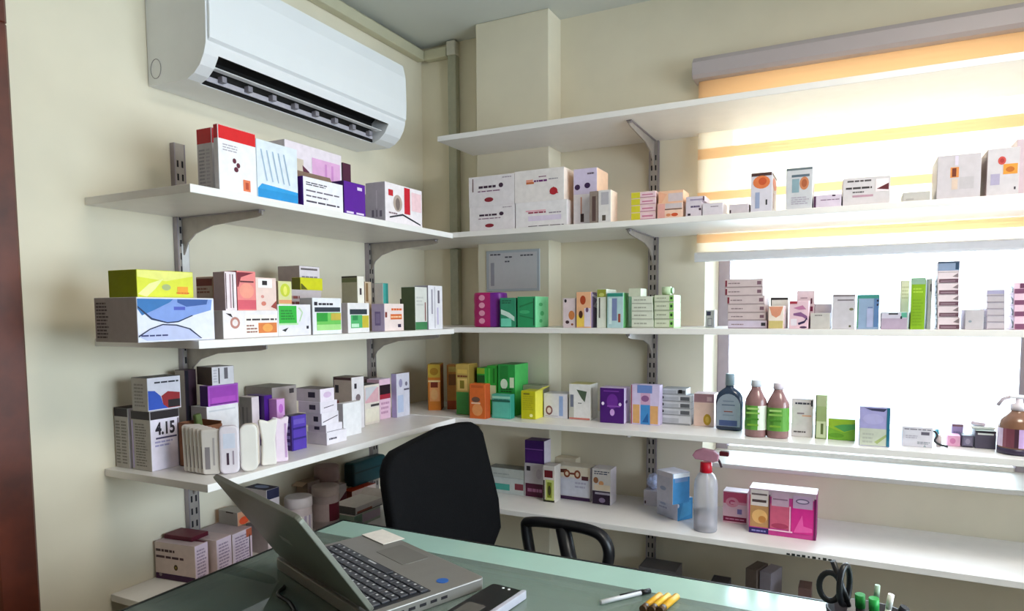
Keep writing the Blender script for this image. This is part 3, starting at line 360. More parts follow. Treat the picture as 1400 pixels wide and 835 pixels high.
('R1p','medicine_box','tall grey-white carton with a round orange picture, upper window shelf','box','cartons on the upper window shelf',(1.3936,-.3205,1.6069,0),(.0624,.09,.1045),('ccccd2','ccccd2','5a6068'),(('r',0,.95,1,1,'6a747a'),('r',.2,.78,.9,.84,'5a6a78'),('r',.22,.4,.5,.74,'8aa4b0'),('e',.7,.62,.18,.16,'c87f58'),('e',.7,.62,.11,.1,'a85a38'),('t',.2,.1,.9,.3,4,'a8a0b0')),(),()),
('R1q','medicine_box','low lilac carton with a dark purple edge, upper window shelf','box','cartons on the upper window shelf',(1.4603,-.3205,1.6069,0),(.0637,.09,.0315),('d6c8da','d6c8da','d6c8da'),(('r',0,0,.08,.95,'4a1f48'),('t',.25,.52,.95,.66,1,'7a5a7a'),('r',.68,.86,.8,1,'3a2040')),(),()),
('R1r','medicine_box','grey-white carton with a dark red wedge mark, upper window shelf','box','cartons on the upper window shelf',(1.4636,-.3205,1.6069,-87),(.1,.1028,.0672),('cfc8cc','cfc8cc','5a5456'),(),(('t',.08,.82,.6,.95,1,'4a4448'),('t',.05,.55,.62,.7,1,'3a3438'),('t',.2,.42,.45,.52,1,'5a5458'),('r',.2,.28,.65,.36,'b890a0'),('r',.7,.45,.98,.92,'f0e0e4'),('p',((.72,.55),(.98,.75),(.98,.5)),'5a1424')),()),
('R1s','medicine_box','low grey open tray carton, upper window shelf','box','cartons on the upper window shelf',(1.5932,-.3205,1.6069,-90),(.1,.0567,.0222),('bdb9b6','bdb9b6','6a6866'),(),(('r',.1,.1,.4,.3,'a8a4a2'),),()),
('R1t','medicine_box','tall lilac-grey carton with a small dark orange square, upper window shelf','box','cartons on the upper window shelf',(1.662,-.3205,1.6069,-90),(.13,.0856,.1005),('c6bfc6','c6bfc6','c6bfc6'),(),(('r',.3,.48,.5,.72,'d88a48'),('r',.34,.5,.44,.7,'6a2814'),('r',.52,.2,.86,.48,'bcb6bc'),('r',.34,.2,.48,.45,'d6bfb0'),('r',.4,.76,.48,.98,'d6cde0')),()),
('R1u','medicine_box','tall grey carton with a red dot and orange picture, upper window shelf','box','cartons on the upper window shelf',(1.7591,-.3205,1.6069,-90),(.12,.0607,.1058),('b8a0a0','cbc5cb','cbc5cb'),(),(('e',.45,.74,.13,.09,'c84a44'),('e',.45,.74,.07,.05,'a82a2a'),('r',.5,.44,.96,.66,'e09438'),('e',.72,.54,.14,.06,'b86418'),('r',.1,.22,.4,.46,'a8a0bc'),('r',.86,.1,.92,.16,'2a2230')),()),
('R1v','medicine_box','tallest pale pink-grey carton at the right edge of the upper window shelf','box','cartons on the upper window shelf',(1.8376,-.1725,1.6069,-90),(.1,.0499,.1513),('cdbcc8','cdbcc8','cdbcc8'),(),(),()),
('R2b','medicine_box','narrower teal green carton beside the magenta pack, middle window shelf','box','cartons on the middle window shelf',(.5492,-.3125,1.3019,0),(.0553,.1,.0926),('2a8a66','1f6a50','2a8a66'),(('t',.1,.8,.9,.95,2,'1f5a44'),('p',((.05,.62),(.6,.5),(.95,.35),(.95,.2),(.4,.38),(.05,.45)),'cfe6dc'),('r',.05,.02,.75,.3,'6fd0b4'),('r',.02,.02,.04,.98,'1a4a40')),(),()),
('R2c','medicine_box','emerald green carton with a pale green side, middle window shelf','box','cartons on the middle window shelf',(.6174,-.3125,1.3019,0),(.0614,.1,.096),('28935e','7fd8a0','a0d8b0'),(('r',.9,.05,.96,.95,'1a4a34'),('p',((.1,.7),(.9,.85),(.9,.8),(.1,.64)),'1f7a4a'),('p',((.1,.4),(.9,.3),(.9,.26),(.1,.36)),'1f7a4a'),('e',.4,.5,.3,.06,'3fae74')),(('e',.4,.75,.15,.06,'3fae6a'),('e',.5,.45,.15,.08,'3fae6a'),('e',.4,.2,.12,.06,'3fae6a')),()),
('R2d','medicine_box','small pink-white carton with brown specks, left of the orange specked one','box','cartons on the middle window shelf',(.7503,-.3125,1.3019,0),(.0414,.09,.0884),('dccad0','dccad0','dccad0'),(('e',.2,.92,.1,.06,'2a2028'),('e',.7,.42,.25,.16,'cf8048'),('e',.35,.18,.16,.06,'3a2028'),('e',.75,.1,.1,.04,'8a4a30')),(),()),
('R2e','medicine_box','orange and pink carton with dark specks, middle window shelf','box','cartons on the middle window shelf',(.801,-.3175,1.3019,0),(.0468,.09,.1059),('e6b088','8a7a9a','e6b088'),(('e',.45,.78,.2,.13,'a8401c'),('e',.3,.38,.14,.1,'5a2a18'),('r',.02,.02,.55,.35,'ecc85a'),('r',.55,.02,1,.55,'dcd0e0'),('e',.75,.5,.1,.07,'6a4a6a'),('e',.3,.36,.14,.1,'4a2418')),(('p',((.1,.9),(.6,.8),(.2,.6),(.9,.5),(.9,.58),(.5,.66),(.8,.85),(.1,.96)),'efeaf2'),),()),
('R2f','medicine_box','slim white carton with an olive cap band, middle window shelf','box','cartons on the middle window shelf',(.8469,-.3125,1.3019,0),(.0296,.09,.1136),('dfe2d8','dfe2d8','dfe2d8'),(('r',0,.8,1,1,'8f9434'),('e',.5,.86,.3,.05,'c0c46a'),('r',.2,.25,.34,.78,'4a4a48')),(),()),
('R2g','medicine_box','pale teal carton with a green side left of the tied white stack','box','cartons on the middle window shelf',(.8996,-.3175,1.3019,0),(.049,.1,.1019),('b3d0d4','68b070','b3d0d4'),(('r',0,.9,1,1,'2f8a7a'),('r',.3,.2,.62,.85,'7a86b0'),('r',.08,.1,.28,.85,'d4e6e6'),('r',.7,.15,.85,.4,'9a4a3a')),(),()),
('R2h0','medicine_box','lowest from the bottom of the pale green-grey stack, middle window shelf','box','cartons on the middle window shelf',(.9874,-.3125,1.3019,0),(.0643,.08,.0238),('d3d6c8','d3d6c8','b9bcae'),(('r',0,0,1,.1,'9a9c8e'),('t',.1,.35,.7,.75,1,'a3a698')),(),()),
('R2h1','medicine_box','second from the bottom of the pale green-grey stack, middle window shelf','box','cartons on the middle window shelf',(.9861,-.3125,1.3257,0),(.0632,.08,.0228),('d3d6c8','d3d6c8','b9bcae'),(('r',0,0,1,.1,'9a9c8e'),('t',.1,.35,.7,.75,1,'a3a698')),(),()),
('R2h2','medicine_box','third from the bottom of the pale green-grey stack, middle window shelf','box','cartons on the middle window shelf',(.9849,-.3125,1.3485,0),(.0621,.08,.0218),('d3d6c8','d3d6c8','b9bcae'),(('r',0,0,1,.1,'9a9c8e'),('t',.1,.35,.7,.75,1,'a3a698')),(),()),
('R2h3','medicine_box','fourth from the bottom of the pale green-grey stack, middle window shelf','box','cartons on the middle window shelf',(.9836,-.3125,1.3703,0),(.061,.08,.0217),('d3d6c8','d3d6c8','b9bcae'),(('r',0,0,1,.1,'9a9c8e'),('t',.1,.35,.7,.75,1,'a3a698')),(),()),
('R2i','medicine_box','small pale carton on top of the green-grey stack left of the green-ended one','box','cartons on the middle window shelf',(.9495,-.3125,1.392,0),(.0357,.06,.0234),('c4c9b4','c4c9b4','c4c9b4'),(),(),()),
('R2j0','medicine_box','lowest green-ended carton of its stack, middle window shelf','box','cartons on the middle window shelf',(1.0457,-.3125,1.3019,0),(.0563,.08,.0237),('cdd2bc','a9dc8a','b4bc9c'),(('r',0,0,1,.1,'8a907a'),('r',.78,.1,1,.95,'8cc46a'),('e',.88,.55,.06,.2,'24402a'),('t',.1,.4,.6,.75,1,'a0a690')),(),()),
('R2j1','medicine_box','second green-ended carton of its stack, middle window shelf','box','cartons on the middle window shelf',(1.0454,-.3125,1.3256,0),(.0562,.08,.0245),('cdd2bc','a9dc8a','b4bc9c'),(('r',0,0,1,.1,'8a907a'),('r',.78,.1,1,.95,'8cc46a'),('e',.88,.55,.06,.2,'24402a'),('t',.1,.4,.6,.75,1,'a0a690')),(),()),
('R2j2','medicine_box','third green-ended carton of its stack, middle window shelf','box','cartons on the middle window shelf',(1.0451,-.3125,1.3502,0),(.0562,.08,.0245),('cdd2bc','a9dc8a','b4bc9c'),(('r',0,0,1,.1,'8a907a'),('r',.78,.1,1,.95,'8cc46a'),('e',.88,.55,.06,.2,'24402a'),('t',.1,.4,.6,.75,1,'a0a690')),(),()),
('R2j3','medicine_box','topmost green-ended carton of its stack, middle window shelf','box','cartons on the middle window shelf',(1.0449,-.3125,1.3747,0),(.0561,.08,.0204),('cdd2bc','a9dc8a','b4bc9c'),(('r',0,0,1,.1,'8a907a'),('r',.78,.1,1,.95,'8cc46a'),('e',.88,.55,.06,.2,'24402a'),('t',.1,.4,.6,.75,1,'a0a690')),(),()),
('R2k','medicine_box','tiny white carton alone on the window ledge side, left of the pink-grey stack','box','cartons on the middle window shelf',(1.1376,-.2125,1.3019,0),(.0251,.04,.0496),('dcd8e6','dcd8e6','dcd8e6'),(('r',.1,.7,.6,.95,'4a4468'),('r',.2,.05,.8,.55,'b0aac0'),('r',.3,.12,.7,.48,'e0dcea')),(),()),
('R2l0','medicine_box','lowest from the bottom of the six pinkish grey cartons, middle window shelf','box','cartons on the middle window shelf',(1.2913,-.3125,1.3019,0),(.1001,.1,.0216),('c9bdd0','c9bdd0','a89a9c'),(('r',0,0,1,.07,'8a7478'),('t',.08,.35,.4,.65,1,'8f7a80'),('r',.86,.3,.97,.75,'2a2a30')),(),()),
('R2l1','medicine_box','second from the bottom of the six pinkish grey cartons, middle window shelf','box','cartons on the middle window shelf',(1.2872,-.3125,1.3235,0),(.0964,.1,.0203),('cbb9bb','cbb9bb','a89a9c'),(('r',0,0,1,.07,'8a7478'),('t',.08,.35,.4,.65,1,'8f7a80'),('r',.86,.3,.97,.75,'7a5a68')),(),()),
('R2l2','medicine_box','third from the bottom of the six pinkish grey cartons, middle window shelf','box','cartons on the middle window shelf',(1.2868,-.3125,1.3438,0),(.0963,.1,.0222),('cbb9bb','cbb9bb','a89a9c'),(('r',0,0,1,.07,'8a7478'),('t',.08,.35,.4,.65,1,'8f7a80'),('r',.86,.3,.97,.75,'7a5a68')),(),()),
('R2l3','medicine_box','fourth from the bottom of the six pinkish grey cartons, middle window shelf','box','cartons on the middle window shelf',(1.2846,-.3125,1.3659,0),(.0963,.1,.0231),('cbb9bb','cbb9bb','a89a9c'),(('r',0,0,1,.07,'8a7478'),('t',.08,.35,.4,.65,1,'8f7a80'),('r',.86,.3,.97,.75,'7a5a68'),('r',0,.1,.05,.9,'7a2438')),(),()),
('R2l4','medicine_box','fifth from the bottom of the six pinkish grey cartons, middle window shelf','box','cartons on the middle window shelf',(1.2796,-.3125,1.389,0),(.0974,.1,.0222),('cbb9bb','cbb9bb','a89a9c'),(('r',0,0,1,.07,'8a7478'),('t',.08,.35,.4,.65,1,'8f7a80'),('r',.86,.3,.97,.75,'7a5a68'),('r',0,.1,.05,.9,'7a2438')),(),()),
('R2l5','medicine_box','topmost from the bottom of the six pinkish grey cartons, middle window shelf','box','cartons on the middle window shelf',(1.2791,-.3125,1.4112,0),(.0973,.1,.023),('cbb9bb','cbb9bb','a89a9c'),(('r',0,0,1,.07,'8a7478'),('t',.08,.35,.4,.65,1,'8f7a80'),('r',.86,.3,.97,.75,'7a5a68'),('r',0,.1,.05,.9,'7a2438')),(),()),
('R2m','medicine_box','small white carton with an orange scallop and tan base, middle window shelf','box','cartons on the middle window shelf',(1.3326,-.3205,1.3019,0),(.0374,.06,.0597),('ecdcd2','dd8458','ecdcd2'),(('r',0,0,1,.34,'cbb878'),('p',((.02,.98),(.98,.98),(.8,.6),(.5,.48),(.2,.6)),'dc9478')),(),()),
('R2n','medicine_box','white dark-edged carton behind the orange scallop carton','box','cartons on the middle window shelf',(1.3372,-.2475,1.3019,0),(.0454,.06,.0836),('d8d8d4','d8d8d4','d8d8d4'),(('r',0,.92,1,1,'3a3a3c'),('r',0,0,.05,1,'3a3a3c')),(),()),
('R2o','medicine_box','pink carton with a purple swirl, middle window shelf','box','cartons on the middle window shelf',(1.3921,-.3205,1.3019,0),(.0461,.06,.0722),('e6c3cf','e6c3cf','e6c3cf'),(('p',((.2,.55),(.6,.6),(.95,.45),(.98,.3),(.7,.42),(.2,.48)),'8a5a8a'),('p',((.45,.2),(.8,.28),(.95,.42),(.95,.34),(.82,.2),(.5,.12)),'2f1f4a'),('e',.75,.04,.2,.04,'4a3050'),('r',0,.9,.4,1,'a83a4a'),('r',.05,.1,.4,.35,'e8dce6'),('p',((.2,.75),(.7,.85),(.9,.7),(.5,.68)),'c07aa0')),(),()),
('R2p','medicine_box','taller pale pink carton standing behind the purple swirl carton','box','cartons on the middle window shelf',(1.4016,-.2525,1.3019,0),(.0432,.05,.0998),('dcc9d2','dcc9d2','5a4a54'),(('r',.8,.65,.9,.8,'5a2440'),('r',.78,.45,.95,.58,'7a2a50'),('t',.2,.78,.6,.84,1,'9a8090')),(),()),
('R2q','medicine_box','low beige-grey carton in front of the grey pair, middle window shelf','box','cartons on the middle window shelf',(1.4423,-.3205,1.3019,0),(.0455,.06,.0401),('c6c0bc','c6c0bc','c6c0bc'),(('t',.2,.82,.6,.94,1,'6a6466'),),(),()),
('R2r','medicine_box','grey carton half hidden behind the low beige-grey one','box','cartons on the middle window shelf',(1.4435,-.2475,1.3019,0),(.0403,.06,.0647),('c4bcc2','c4bcc2','4a4448'),(),(),()),
('R2s','medicine_box','tall grey carton left of the blue-green carton, middle window shelf','box','cartons on the middle window shelf',(1.4986,-.3205,1.3019,0),(.0515,.06,.0871),('c9c3cb','c9c3cb','8a8288'),(('r',0,.94,1,1,'8a8086'),('r',.2,.82,.95,.86,'7a7078'),('e',.85,.57,.1,.04,'7a7458'),('r',.75,.04,.85,.1,'5a5a48')),(),()),
('R2t','medicine_box','blue-grey carton with a green edge, middle window shelf','box','cartons on the middle window shelf',(1.5019,-.3205,1.3019,-90),(.07,.0494,.0852),('4f8a5a','8fa4c2','2f6a64'),(),(('r',0,.9,1,1,'3f8a80'),('r',.02,.02,.06,.9,'5a9a6a'),('r',.45,.05,.75,.6,'a9aed0'),('t',.5,.6,.72,.66,1,'5a6aa0'),('r',.78,.05,1,.9,'5a7aa8'),('r',.9,.68,.99,.74,'2a2230'),('r',.9,.8,.99,.86,'2a2230')),()),
('R2u','medicine_box','low mauve carton with a teal corner, middle window shelf','box','cartons on the middle window shelf',(1.5556,-.3205,1.3019,-90),(.07,.0562,.0414),('b3a0b6','b3a0b6','b8dcd0'),(),(('r',0,.65,1,1,'c9c3d4'),('r',.28,.88,.65,.98,'2a2a34'),('r',.78,.7,1,1,'5aa890'),('e',.78,.7,.04,.1,'203038')),()),
('R2v','medicine_box','pale cream upright carton behind the lime green one','box','cartons on the middle window shelf',(1.6019,-.1925,1.3019,-90),(.05,.0235,.1227),('e0dcc8','e0dcc8','e0dcc8'),(),(('r',0,.2,.03,1,'6a6a5a'),('t',.1,.6,.9,.9,4,'c9c4a8')),()),
('R2w','medicine_box','tall lime green carton, middle window shelf','box','cartons on the middle window shelf',(1.6179,-.3205,1.3019,-90),(.08,.0298,.1236),('5a7a1c','86b020','8fae98'),(),(('r',0,.88,1,1,'8fae98'),('t',.1,.7,.85,.82,2,'aed048'),('t',.1,.05,.9,.6,9,'7aa41c')),()),
('R2x','medicine_box','narrow grey carton between the lime green carton and the dark-barred stack','box','cartons on the middle window shelf',(1.6534,-.3025,1.3019,-90),(.08,.0093,.1216),('a8acb0','a8acb0','a8acb0'),(),(('r',.5,.75,.9,.9,'4a4450'),),()),
('R2y0','medicine_box','lowest from the bottom of the tall dark-barred stack, middle window shelf','box','cartons on the middle window shelf',(1.6751,-.3125,1.3019,-90),(.1,.0451,.0293),('ead8e6','e3d3da','6a5a68'),(('p',((.5,.9),(.8,.5),(.6,.1),(.95,.1),(.95,.9)),'4a3448'),),(('r',.05,0,1,.38,'6a4a58'),('r',.12,.12,.85,.2,'a08894'),('p',((.7,.6),(.98,.95),(.98,.5)),'8a7a80')),()),
('R2y1','medicine_box','second from the bottom of the tall dark-barred stack, middle window shelf','box','cartons on the middle window shelf',(1.6741,-.3125,1.3312,-90),(.1,.0436,.0261),('ead8e6','e3d3da','6a5a68'),(('p',((.5,.9),(.8,.5),(.6,.1),(.95,.1),(.95,.9)),'4a3448'),),(('r',.05,0,1,.38,'6a4a58'),('r',.12,.12,.85,.2,'a08894'),('p',((.7,.6),(.98,.95),(.98,.5)),'8a7a80')),()),
('R2y2','medicine_box','third from the bottom of the tall dark-barred stack, middle window shelf','box','cartons on the middle window shelf',(1.6732,-.3125,1.3573,-90),(.1,.0436,.0269),('ead8e6','e3d3da','6a5a68'),(('p',((.5,.9),(.8,.5),(.6,.1),(.95,.1),(.95,.9)),'4a3448'),),(('r',.05,0,1,.38,'6a4a58'),('r',.12,.12,.85,.2,'a08894'),('p',((.7,.6),(.98,.95),(.98,.5)),'8a7a80')),()),
('R2y3','medicine_box','fourth from the bottom of the tall dark-barred stack, middle window shelf','box','cartons on the middle window shelf',(1.6723,-.3125,1.3843,-90),(.1,.0435,.0269),('ead8e6','e3d3da','6a5a68'),(('p',((.5,.9),(.8,.5),(.6,.1),(.95,.1),(.95,.9)),'4a3448'),),(('r',.05,0,1,.38,'6a4a58'),('r',.12,.12,.85,.2,'a08894'),('p',((.7,.6),(.98,.95),(.98,.5)),'8a7a80')),()),
('R2y4','medicine_box','fifth from the bottom of the tall dark-barred stack, middle window shelf','box','cartons on the middle window shelf',(1.6714,-.3125,1.4112,-90),(.1,.0435,.026),('ead8e6','e3d3da','6a5a68'),(('p',((.5,.9),(.8,.5),(.6,.1),(.95,.1),(.95,.9)),'4a3448'),),(('r',.05,0,1,.38,'6a4a58'),('r',.12,.12,.85,.2,'a08894'),('p',((.7,.6),(.98,.95),(.98,.5)),'8a7a80')),()),
('R2y5','medicine_box','topmost from the bottom of the tall dark-barred stack, middle window shelf','box','cartons on the middle window shelf',(1.6706,-.3125,1.4371,-90),(.1,.0449,.0259),('ead8e6','e3d3da','6a5a68'),(('p',((.5,.9),(.8,.5),(.6,.1),(.95,.1),(.95,.9)),'4a3448'),),(('r',0,.1,1,.9,'8a9ab8'),('r',.82,.2,.98,.95,'2a4460'),('r',0,.85,1,1,'3a4a60')),()),
('R2z','medicine_box','plain grey carton right of the dark-barred stack, middle window shelf','box','cartons on the middle window shelf',(1.7291,-.3205,1.3019,-90),(.08,.0361,.0472),('c3bcc2','c3bcc2','c3bcc2'),(),(('e',.25,.4,.1,.06,'8a94a0'),),()),
('R2A0','medicine_box','lowest from the bottom of the thin grey stack, middle window shelf','box','cartons on the middle window shelf',(1.7729,-.3125,1.3019,-90),(.09,.0346,.0164),('e2d3de','bdb4bc','a9a0b8'),(('r',.1,0,.2,1,'c8a8c0'),('r',.5,0,.6,1,'d0b0c8')),(('r',0,0,1,.14,'9a9098'),),()),
('R2A1','medicine_box','second from the bottom of the thin grey stack, middle window shelf','box','cartons on the middle window shelf',(1.7723,-.3125,1.3183,-90),(.09,.0346,.0153),('e2d3de','bdb4bc','a9a0b8'),(('r',.1,0,.2,1,'c8a8c0'),('r',.5,0,.6,1,'d0b0c8')),(('r',0,0,1,.14,'9a9098'),),()),
('R2A2','medicine_box','third from the bottom of the thin grey stack, middle window shelf','box','cartons on the middle window shelf',(1.7717,-.3125,1.3335,-90),(.09,.0346,.0153),('e2d3de','bdb4bc','a9a0b8'),(('r',.1,0,.2,1,'c8a8c0'),('r',.5,0,.6,1,'d0b0c8')),(('r',0,0,1,.14,'9a9098'),),()),
('R2A3','medicine_box','fourth from the bottom of the thin grey stack, middle window shelf','box','cartons on the middle window shelf',(1.7711,-.3125,1.3488,-90),(.09,.0345,.0152),('e2d3de','bdb4bc','a9a0b8'),(('r',.1,0,.2,1,'c8a8c0'),('r',.5,0,.6,1,'d0b0c8')),(('r',0,0,1,.14,'9a9098'),),()),
('R2A4','medicine_box','fifth from the bottom of the thin grey stack, middle window shelf','box','cartons on the middle window shelf',(1.7706,-.3125,1.364,-90),(.09,.0345,.0152),('e2d3de','bdb4bc','a9a0b8'),(('r',.1,0,.2,1,'c8a8c0'),('r',.5,0,.6,1,'d0b0c8')),(('r',0,0,1,.14,'9a9098'),),()),
('R2A5','medicine_box','topmost from the bottom of the thin grey stack, middle window shelf','box','cartons on the middle window shelf',(1.77,-.3125,1.3792,-90),(.09,.0345,.0152),('e2d3de','bdb4bc','a9a0b8'),(('r',.1,0,.2,1,'c8a8c0'),('r',.5,0,.6,1,'d0b0c8')),(('r',0,0,1,.14,'9a9098'),('r',0,.3,1,.9,'a9a4c4')),()),
('R2B0','medicine_box','lowest from the bottom of the pink dark-barred stack at the right frame edge','box','cartons on the middle window shelf',(1.8243,-.3125,1.3019,-90),(.1,.052,.0298),('e0c4d8','ecc9dc','ecc9dc'),(('p',((.6,.9),(.95,.6),(.75,.1),(.95,.1)),'201820'),),(('r',0,0,1,.45,'7a4a68'),('r',.2,.5,.4,.95,'ecd0e0')),()),
('R2B1','medicine_box','second from the bottom of the pink dark-barred stack at the right frame edge','box','cartons on the middle window shelf',(1.8231,-.3125,1.3317,-90),(.1,.052,.0259),('e0c4d8','ecc9dc','ecc9dc'),(('p',((.6,.9),(.95,.6),(.75,.1),(.95,.1)),'201820'),),(('r',0,0,1,.45,'7a4a68'),('r',.2,.5,.4,.95,'ecd0e0')),()),
('R2B2','medicine_box','third from the bottom of the pink dark-barred stack at the right frame edge','box','cartons on the middle window shelf',(1.8221,-.3125,1.3576,-90),(.1,.0519,.0258),('e0c4d8','ecc9dc','ecc9dc'),(('p',((.6,.9),(.95,.6),(.75,.1),(.95,.1)),'201820'),),(('r',0,0,1,.45,'7a4a68'),('r',.2,.5,.4,.95,'ecd0e0')),()),
('R2B3','medicine_box','topmost from the bottom of the pink dark-barred stack at the right frame edge','box','cartons on the middle window shelf',(1.8211,-.3125,1.3834,-90),(.1,.0519,.0258),('e0c4d8','ecc9dc','ecc9dc'),(('p',((.6,.9),(.95,.6),(.75,.1),(.95,.1)),'201820'),),(('r',0,0,1,.45,'7a4a68'),('r',.2,.5,.4,.95,'6a3a58')),()),
('R3a','medicine_box','gold-topped green carton left of the dark green packs, shelf corner','box','cartons on the lower window shelf',(.354,-.2732,1.0068,0),(.0502,.06,.1706),('bfa050','8a7030','bfa050'),(('r',0,0,1,.45,'3f8f3a'),('r',.1,.48,.9,.72,'e0c070'),('r',.3,.52,.65,.68,'8a7a20'),('r',.1,.82,.9,.9,'d8b85a'),('t',.1,.73,.9,.8,1,'7a3a1c')),(),()),
('R3b','medicine_box','green carton with a dark band behind the small orange box','box','cartons on the lower window shelf',(.3993,-.2438,1.0068,0),(.0315,.07,.1576),('2f9a30','2f8a30','2f9a30'),(('r',0,.6,1,.85,'14501c'),('r',.05,.55,.9,.68,'a9c9a0'),('r',0,.88,1,1,'8fae2a')),(),()),
('R3c','medicine_box','narrow green carton between the two larger green packs','box','cartons on the lower window shelf',(.4362,-.2271,1.0068,0),(.0383,.07,.1648),('35a83a','35a83a','35a83a'),(('r',.2,.3,.9,.6,'e6dcb0'),('r',.1,.65,.3,.95,'5fc85a'),('r',.6,.65,.8,.95,'1f7a24')),(),()),
('R3d','medicine_box','large green pack with white flower shapes behind the teal carton','box','cartons on the lower window shelf',(.5053,-.2311,1.0068,0),(.0635,.1,.1708),('2aa046','4fc060','3a7a3a'),(('e',.35,.62,.22,.1,'e0ecd8'),('r',.7,.55,.95,.75,'dfeecf'),('t',.15,.45,.9,.54,2,'1c4a24'),('r',.1,.72,.6,.98,'23883a')),(),()),
('R3e','medicine_box','small orange box in front of the green packs, shelf corner','box','cartons on the lower window shelf',(.4448,-.326,1.0068,0),(.0578,.035,.1124),('dd6a28','b04a1c','dd6a28'),(('e',.4,.55,.28,.08,'6a4a3a'),('r',.1,.42,.7,.47,'efc8a8'),('e',.5,.25,.35,.18,'ea9a5c'),('r',.1,.9,.9,.98,'c85a20')),(),()),
('R3f','medicine_box','small teal box in front of the large green pack','box','cartons on the lower window shelf',(.5188,-.2924,1.0068,0),(.0677,.03,.078),('4fb09c','2f8a78','4fb09c'),(('r',0,.84,1,.94,'9ad8c4'),('r',0,.7,1,.78,'1f5a4c'),('r',.05,.05,.95,.66,'5cbcaa'),('t',.1,.72,.9,.84,1,'2a6a5c')),(),()),
('R3g','medicine_box','mustard yellow box with an open yellow flap, lower window shelf','box','cartons on the lower window shelf',(.5947,-.2662,1.0068,0),(.0504,.06,.0906),('c3bd10','dcd44a','d4cc30'),(('t',.1,.3,.9,.85,7,'b0a810'),('r',.15,.88,.6,.93,'6a6410'),('e',.72,.12,.12,.06,'f0eca8')),(),()),
('R3h','medicine_box','greyish carton behind the mustard yellow box','box','cartons on the lower window shelf',(.5778,-.1775,1.0068,0),(.0699,.06,.0985),('a3a08a','a3a08a','a3a08a'),(('r',0,0,.2,.8,'4a5a38'),),(),()),
('R3i','medicine_box','white carton with blue stripes and a maroon ring, lower window shelf','box','cartons on the lower window shelf',(.6825,-.21,1.0068,0),(.0834,.07,.0792),('d6d3e2','d6d3e2','d6d3e2'),(('r',.65,.08,.82,.92,'8fa4d8'),('e',.22,.3,.15,.2,'7a4a58'),('e',.22,.3,.09,.12,'d8c8d0'),('r',.05,.05,.6,.08,'b0a8c0')),(),()),
('R3j','medicine_box','white carton with a dark green triangle left of the purple box','box','cartons on the lower window shelf',(.7614,-.2146,1.0068,0),(.0719,.07,.1148),('e0dee0','d2d0c8','c0b878'),(('p',((.35,.85),(.85,.8),(.75,.5),(.6,.6)),'4a5a48'),('r',.02,.05,.22,.7,'b9b8b0'),('r',.05,.35,.2,.7,'6a7088'),('r',.42,.45,.6,.48,'8a8a90'),('r',0,0,1,.05,'c87a70')),(('r',.1,.05,.3,.9,'a8a8a0'),),()),
('R3k','medicine_box','square purple box with round emblem, lower window shelf','box','cartons on the lower window shelf',(.8765,-.2316,1.0068,0),(.0777,.06,.109),('46116e','d3c4e2','cdb9dc'),(('e',.52,.62,.24,.22,'6a2a92'),('e',.52,.3,.1,.1,'c89ada'),('e',.12,.55,.06,.05,'f0e0f4'),('e',.85,.54,.06,.05,'e8d0f0'),('r',.3,.46,.85,.5,'8a4aae'),('r',.15,.9,.8,.93,'7a3aa0'),('r',0,0,.02,1,'2a0a44')),(('e',.4,.6,.2,.05,'5a3a78'),),()),
('R3l','medicine_box','lilac carton with a bright blue strip and tan panels, lower window shelf','box','cartons on the lower window shelf',(.9829,-.2198,1.0068,0),(.0885,.035,.1213),('cdbfe0','c9b9d8','cdbfe0'),(('r',.06,.02,.3,.5,'cf9f66'),('r',.68,.02,.96,.48,'d3a068'),('r',.34,0,.68,.5,'3f86c4'),('r',.34,.5,.68,.85,'c9a0c0'),('e',.5,.66,.14,.08,'8a5a8a'),('r',.22,.8,.75,1,'6a86c4'),('p',((.4,.05),(.6,.3),(.62,.05)),'1f5a9a'),('r',0,0,.03,1,'a83a4a')),(),()),
('R3m0','medicine_box','lowest from the bottom of the flat grey packs, lower window shelf','box','cartons on the lower window shelf',(1.067,-.1815,1.0068,0),(.0885,.06,.0276),('c9cbd0','c9cbd0','a0a2a6'),(('r',0,0,1,.16,'8a8c90'),('r',.04,.2,.6,.75,'b0b3ba')),(),()),
('R3m1','medicine_box','second from the bottom of the flat grey packs, lower window shelf','box','cartons on the lower window shelf',(1.0666,-.1815,1.0344,0),(.0884,.06,.0209),('c9cbd0','c9cbd0','a0a2a6'),(('r',0,0,1,.16,'8a8c90'),('r',.04,.2,.6,.75,'b0b3ba'),('r',.66,.2,.98,.8,'5a5c62'),('e',.03,.6,.05,.25,'14141c')),(),()),
('R3m2','medicine_box','third from the bottom of the flat grey packs, lower window shelf','box','cartons on the lower window shelf',(1.0664,-.1815,1.0554,0),(.0884,.06,.0209),('c9cbd0','c9cbd0','a0a2a6'),(('r',0,0,1,.16,'8a8c90'),('r',.04,.2,.6,.75,'b0b3ba'),('r',.66,.2,.98,.8,'5a5c62'),('e',.03,.6,.05,.25,'14141c')),(),()),
('R3m3','medicine_box','fourth from the bottom of the flat grey packs, lower window shelf','box','cartons on the lower window shelf',(1.0661,-.1815,1.0763,0),(.0883,.06,.0209),('c9cbd0','c9cbd0','a0a2a6'),(('r',0,0,1,.16,'8a8c90'),('r',.04,.2,.6,.75,'b0b3ba'),('r',.66,.2,.98,.8,'5a5c62'),('e',.03,.6,.05,.25,'14141c')),(),()),
('R3m4','medicine_box','topmost from the bottom of the flat grey packs, lower window shelf','box','cartons on the lower window shelf',(1.0528,-.1815,1.0972,0),(.073,.06,.0192),('c9cbd0','c9cbd0','a0a2a6'),(('r',0,0,1,.16,'8a8c90'),('r',.04,.2,.6,.75,'b0b3ba'),('r',.66,.2,.98,.8,'5a5c62'),('r',.7,.25,.85,.9,'101014')),(),()),
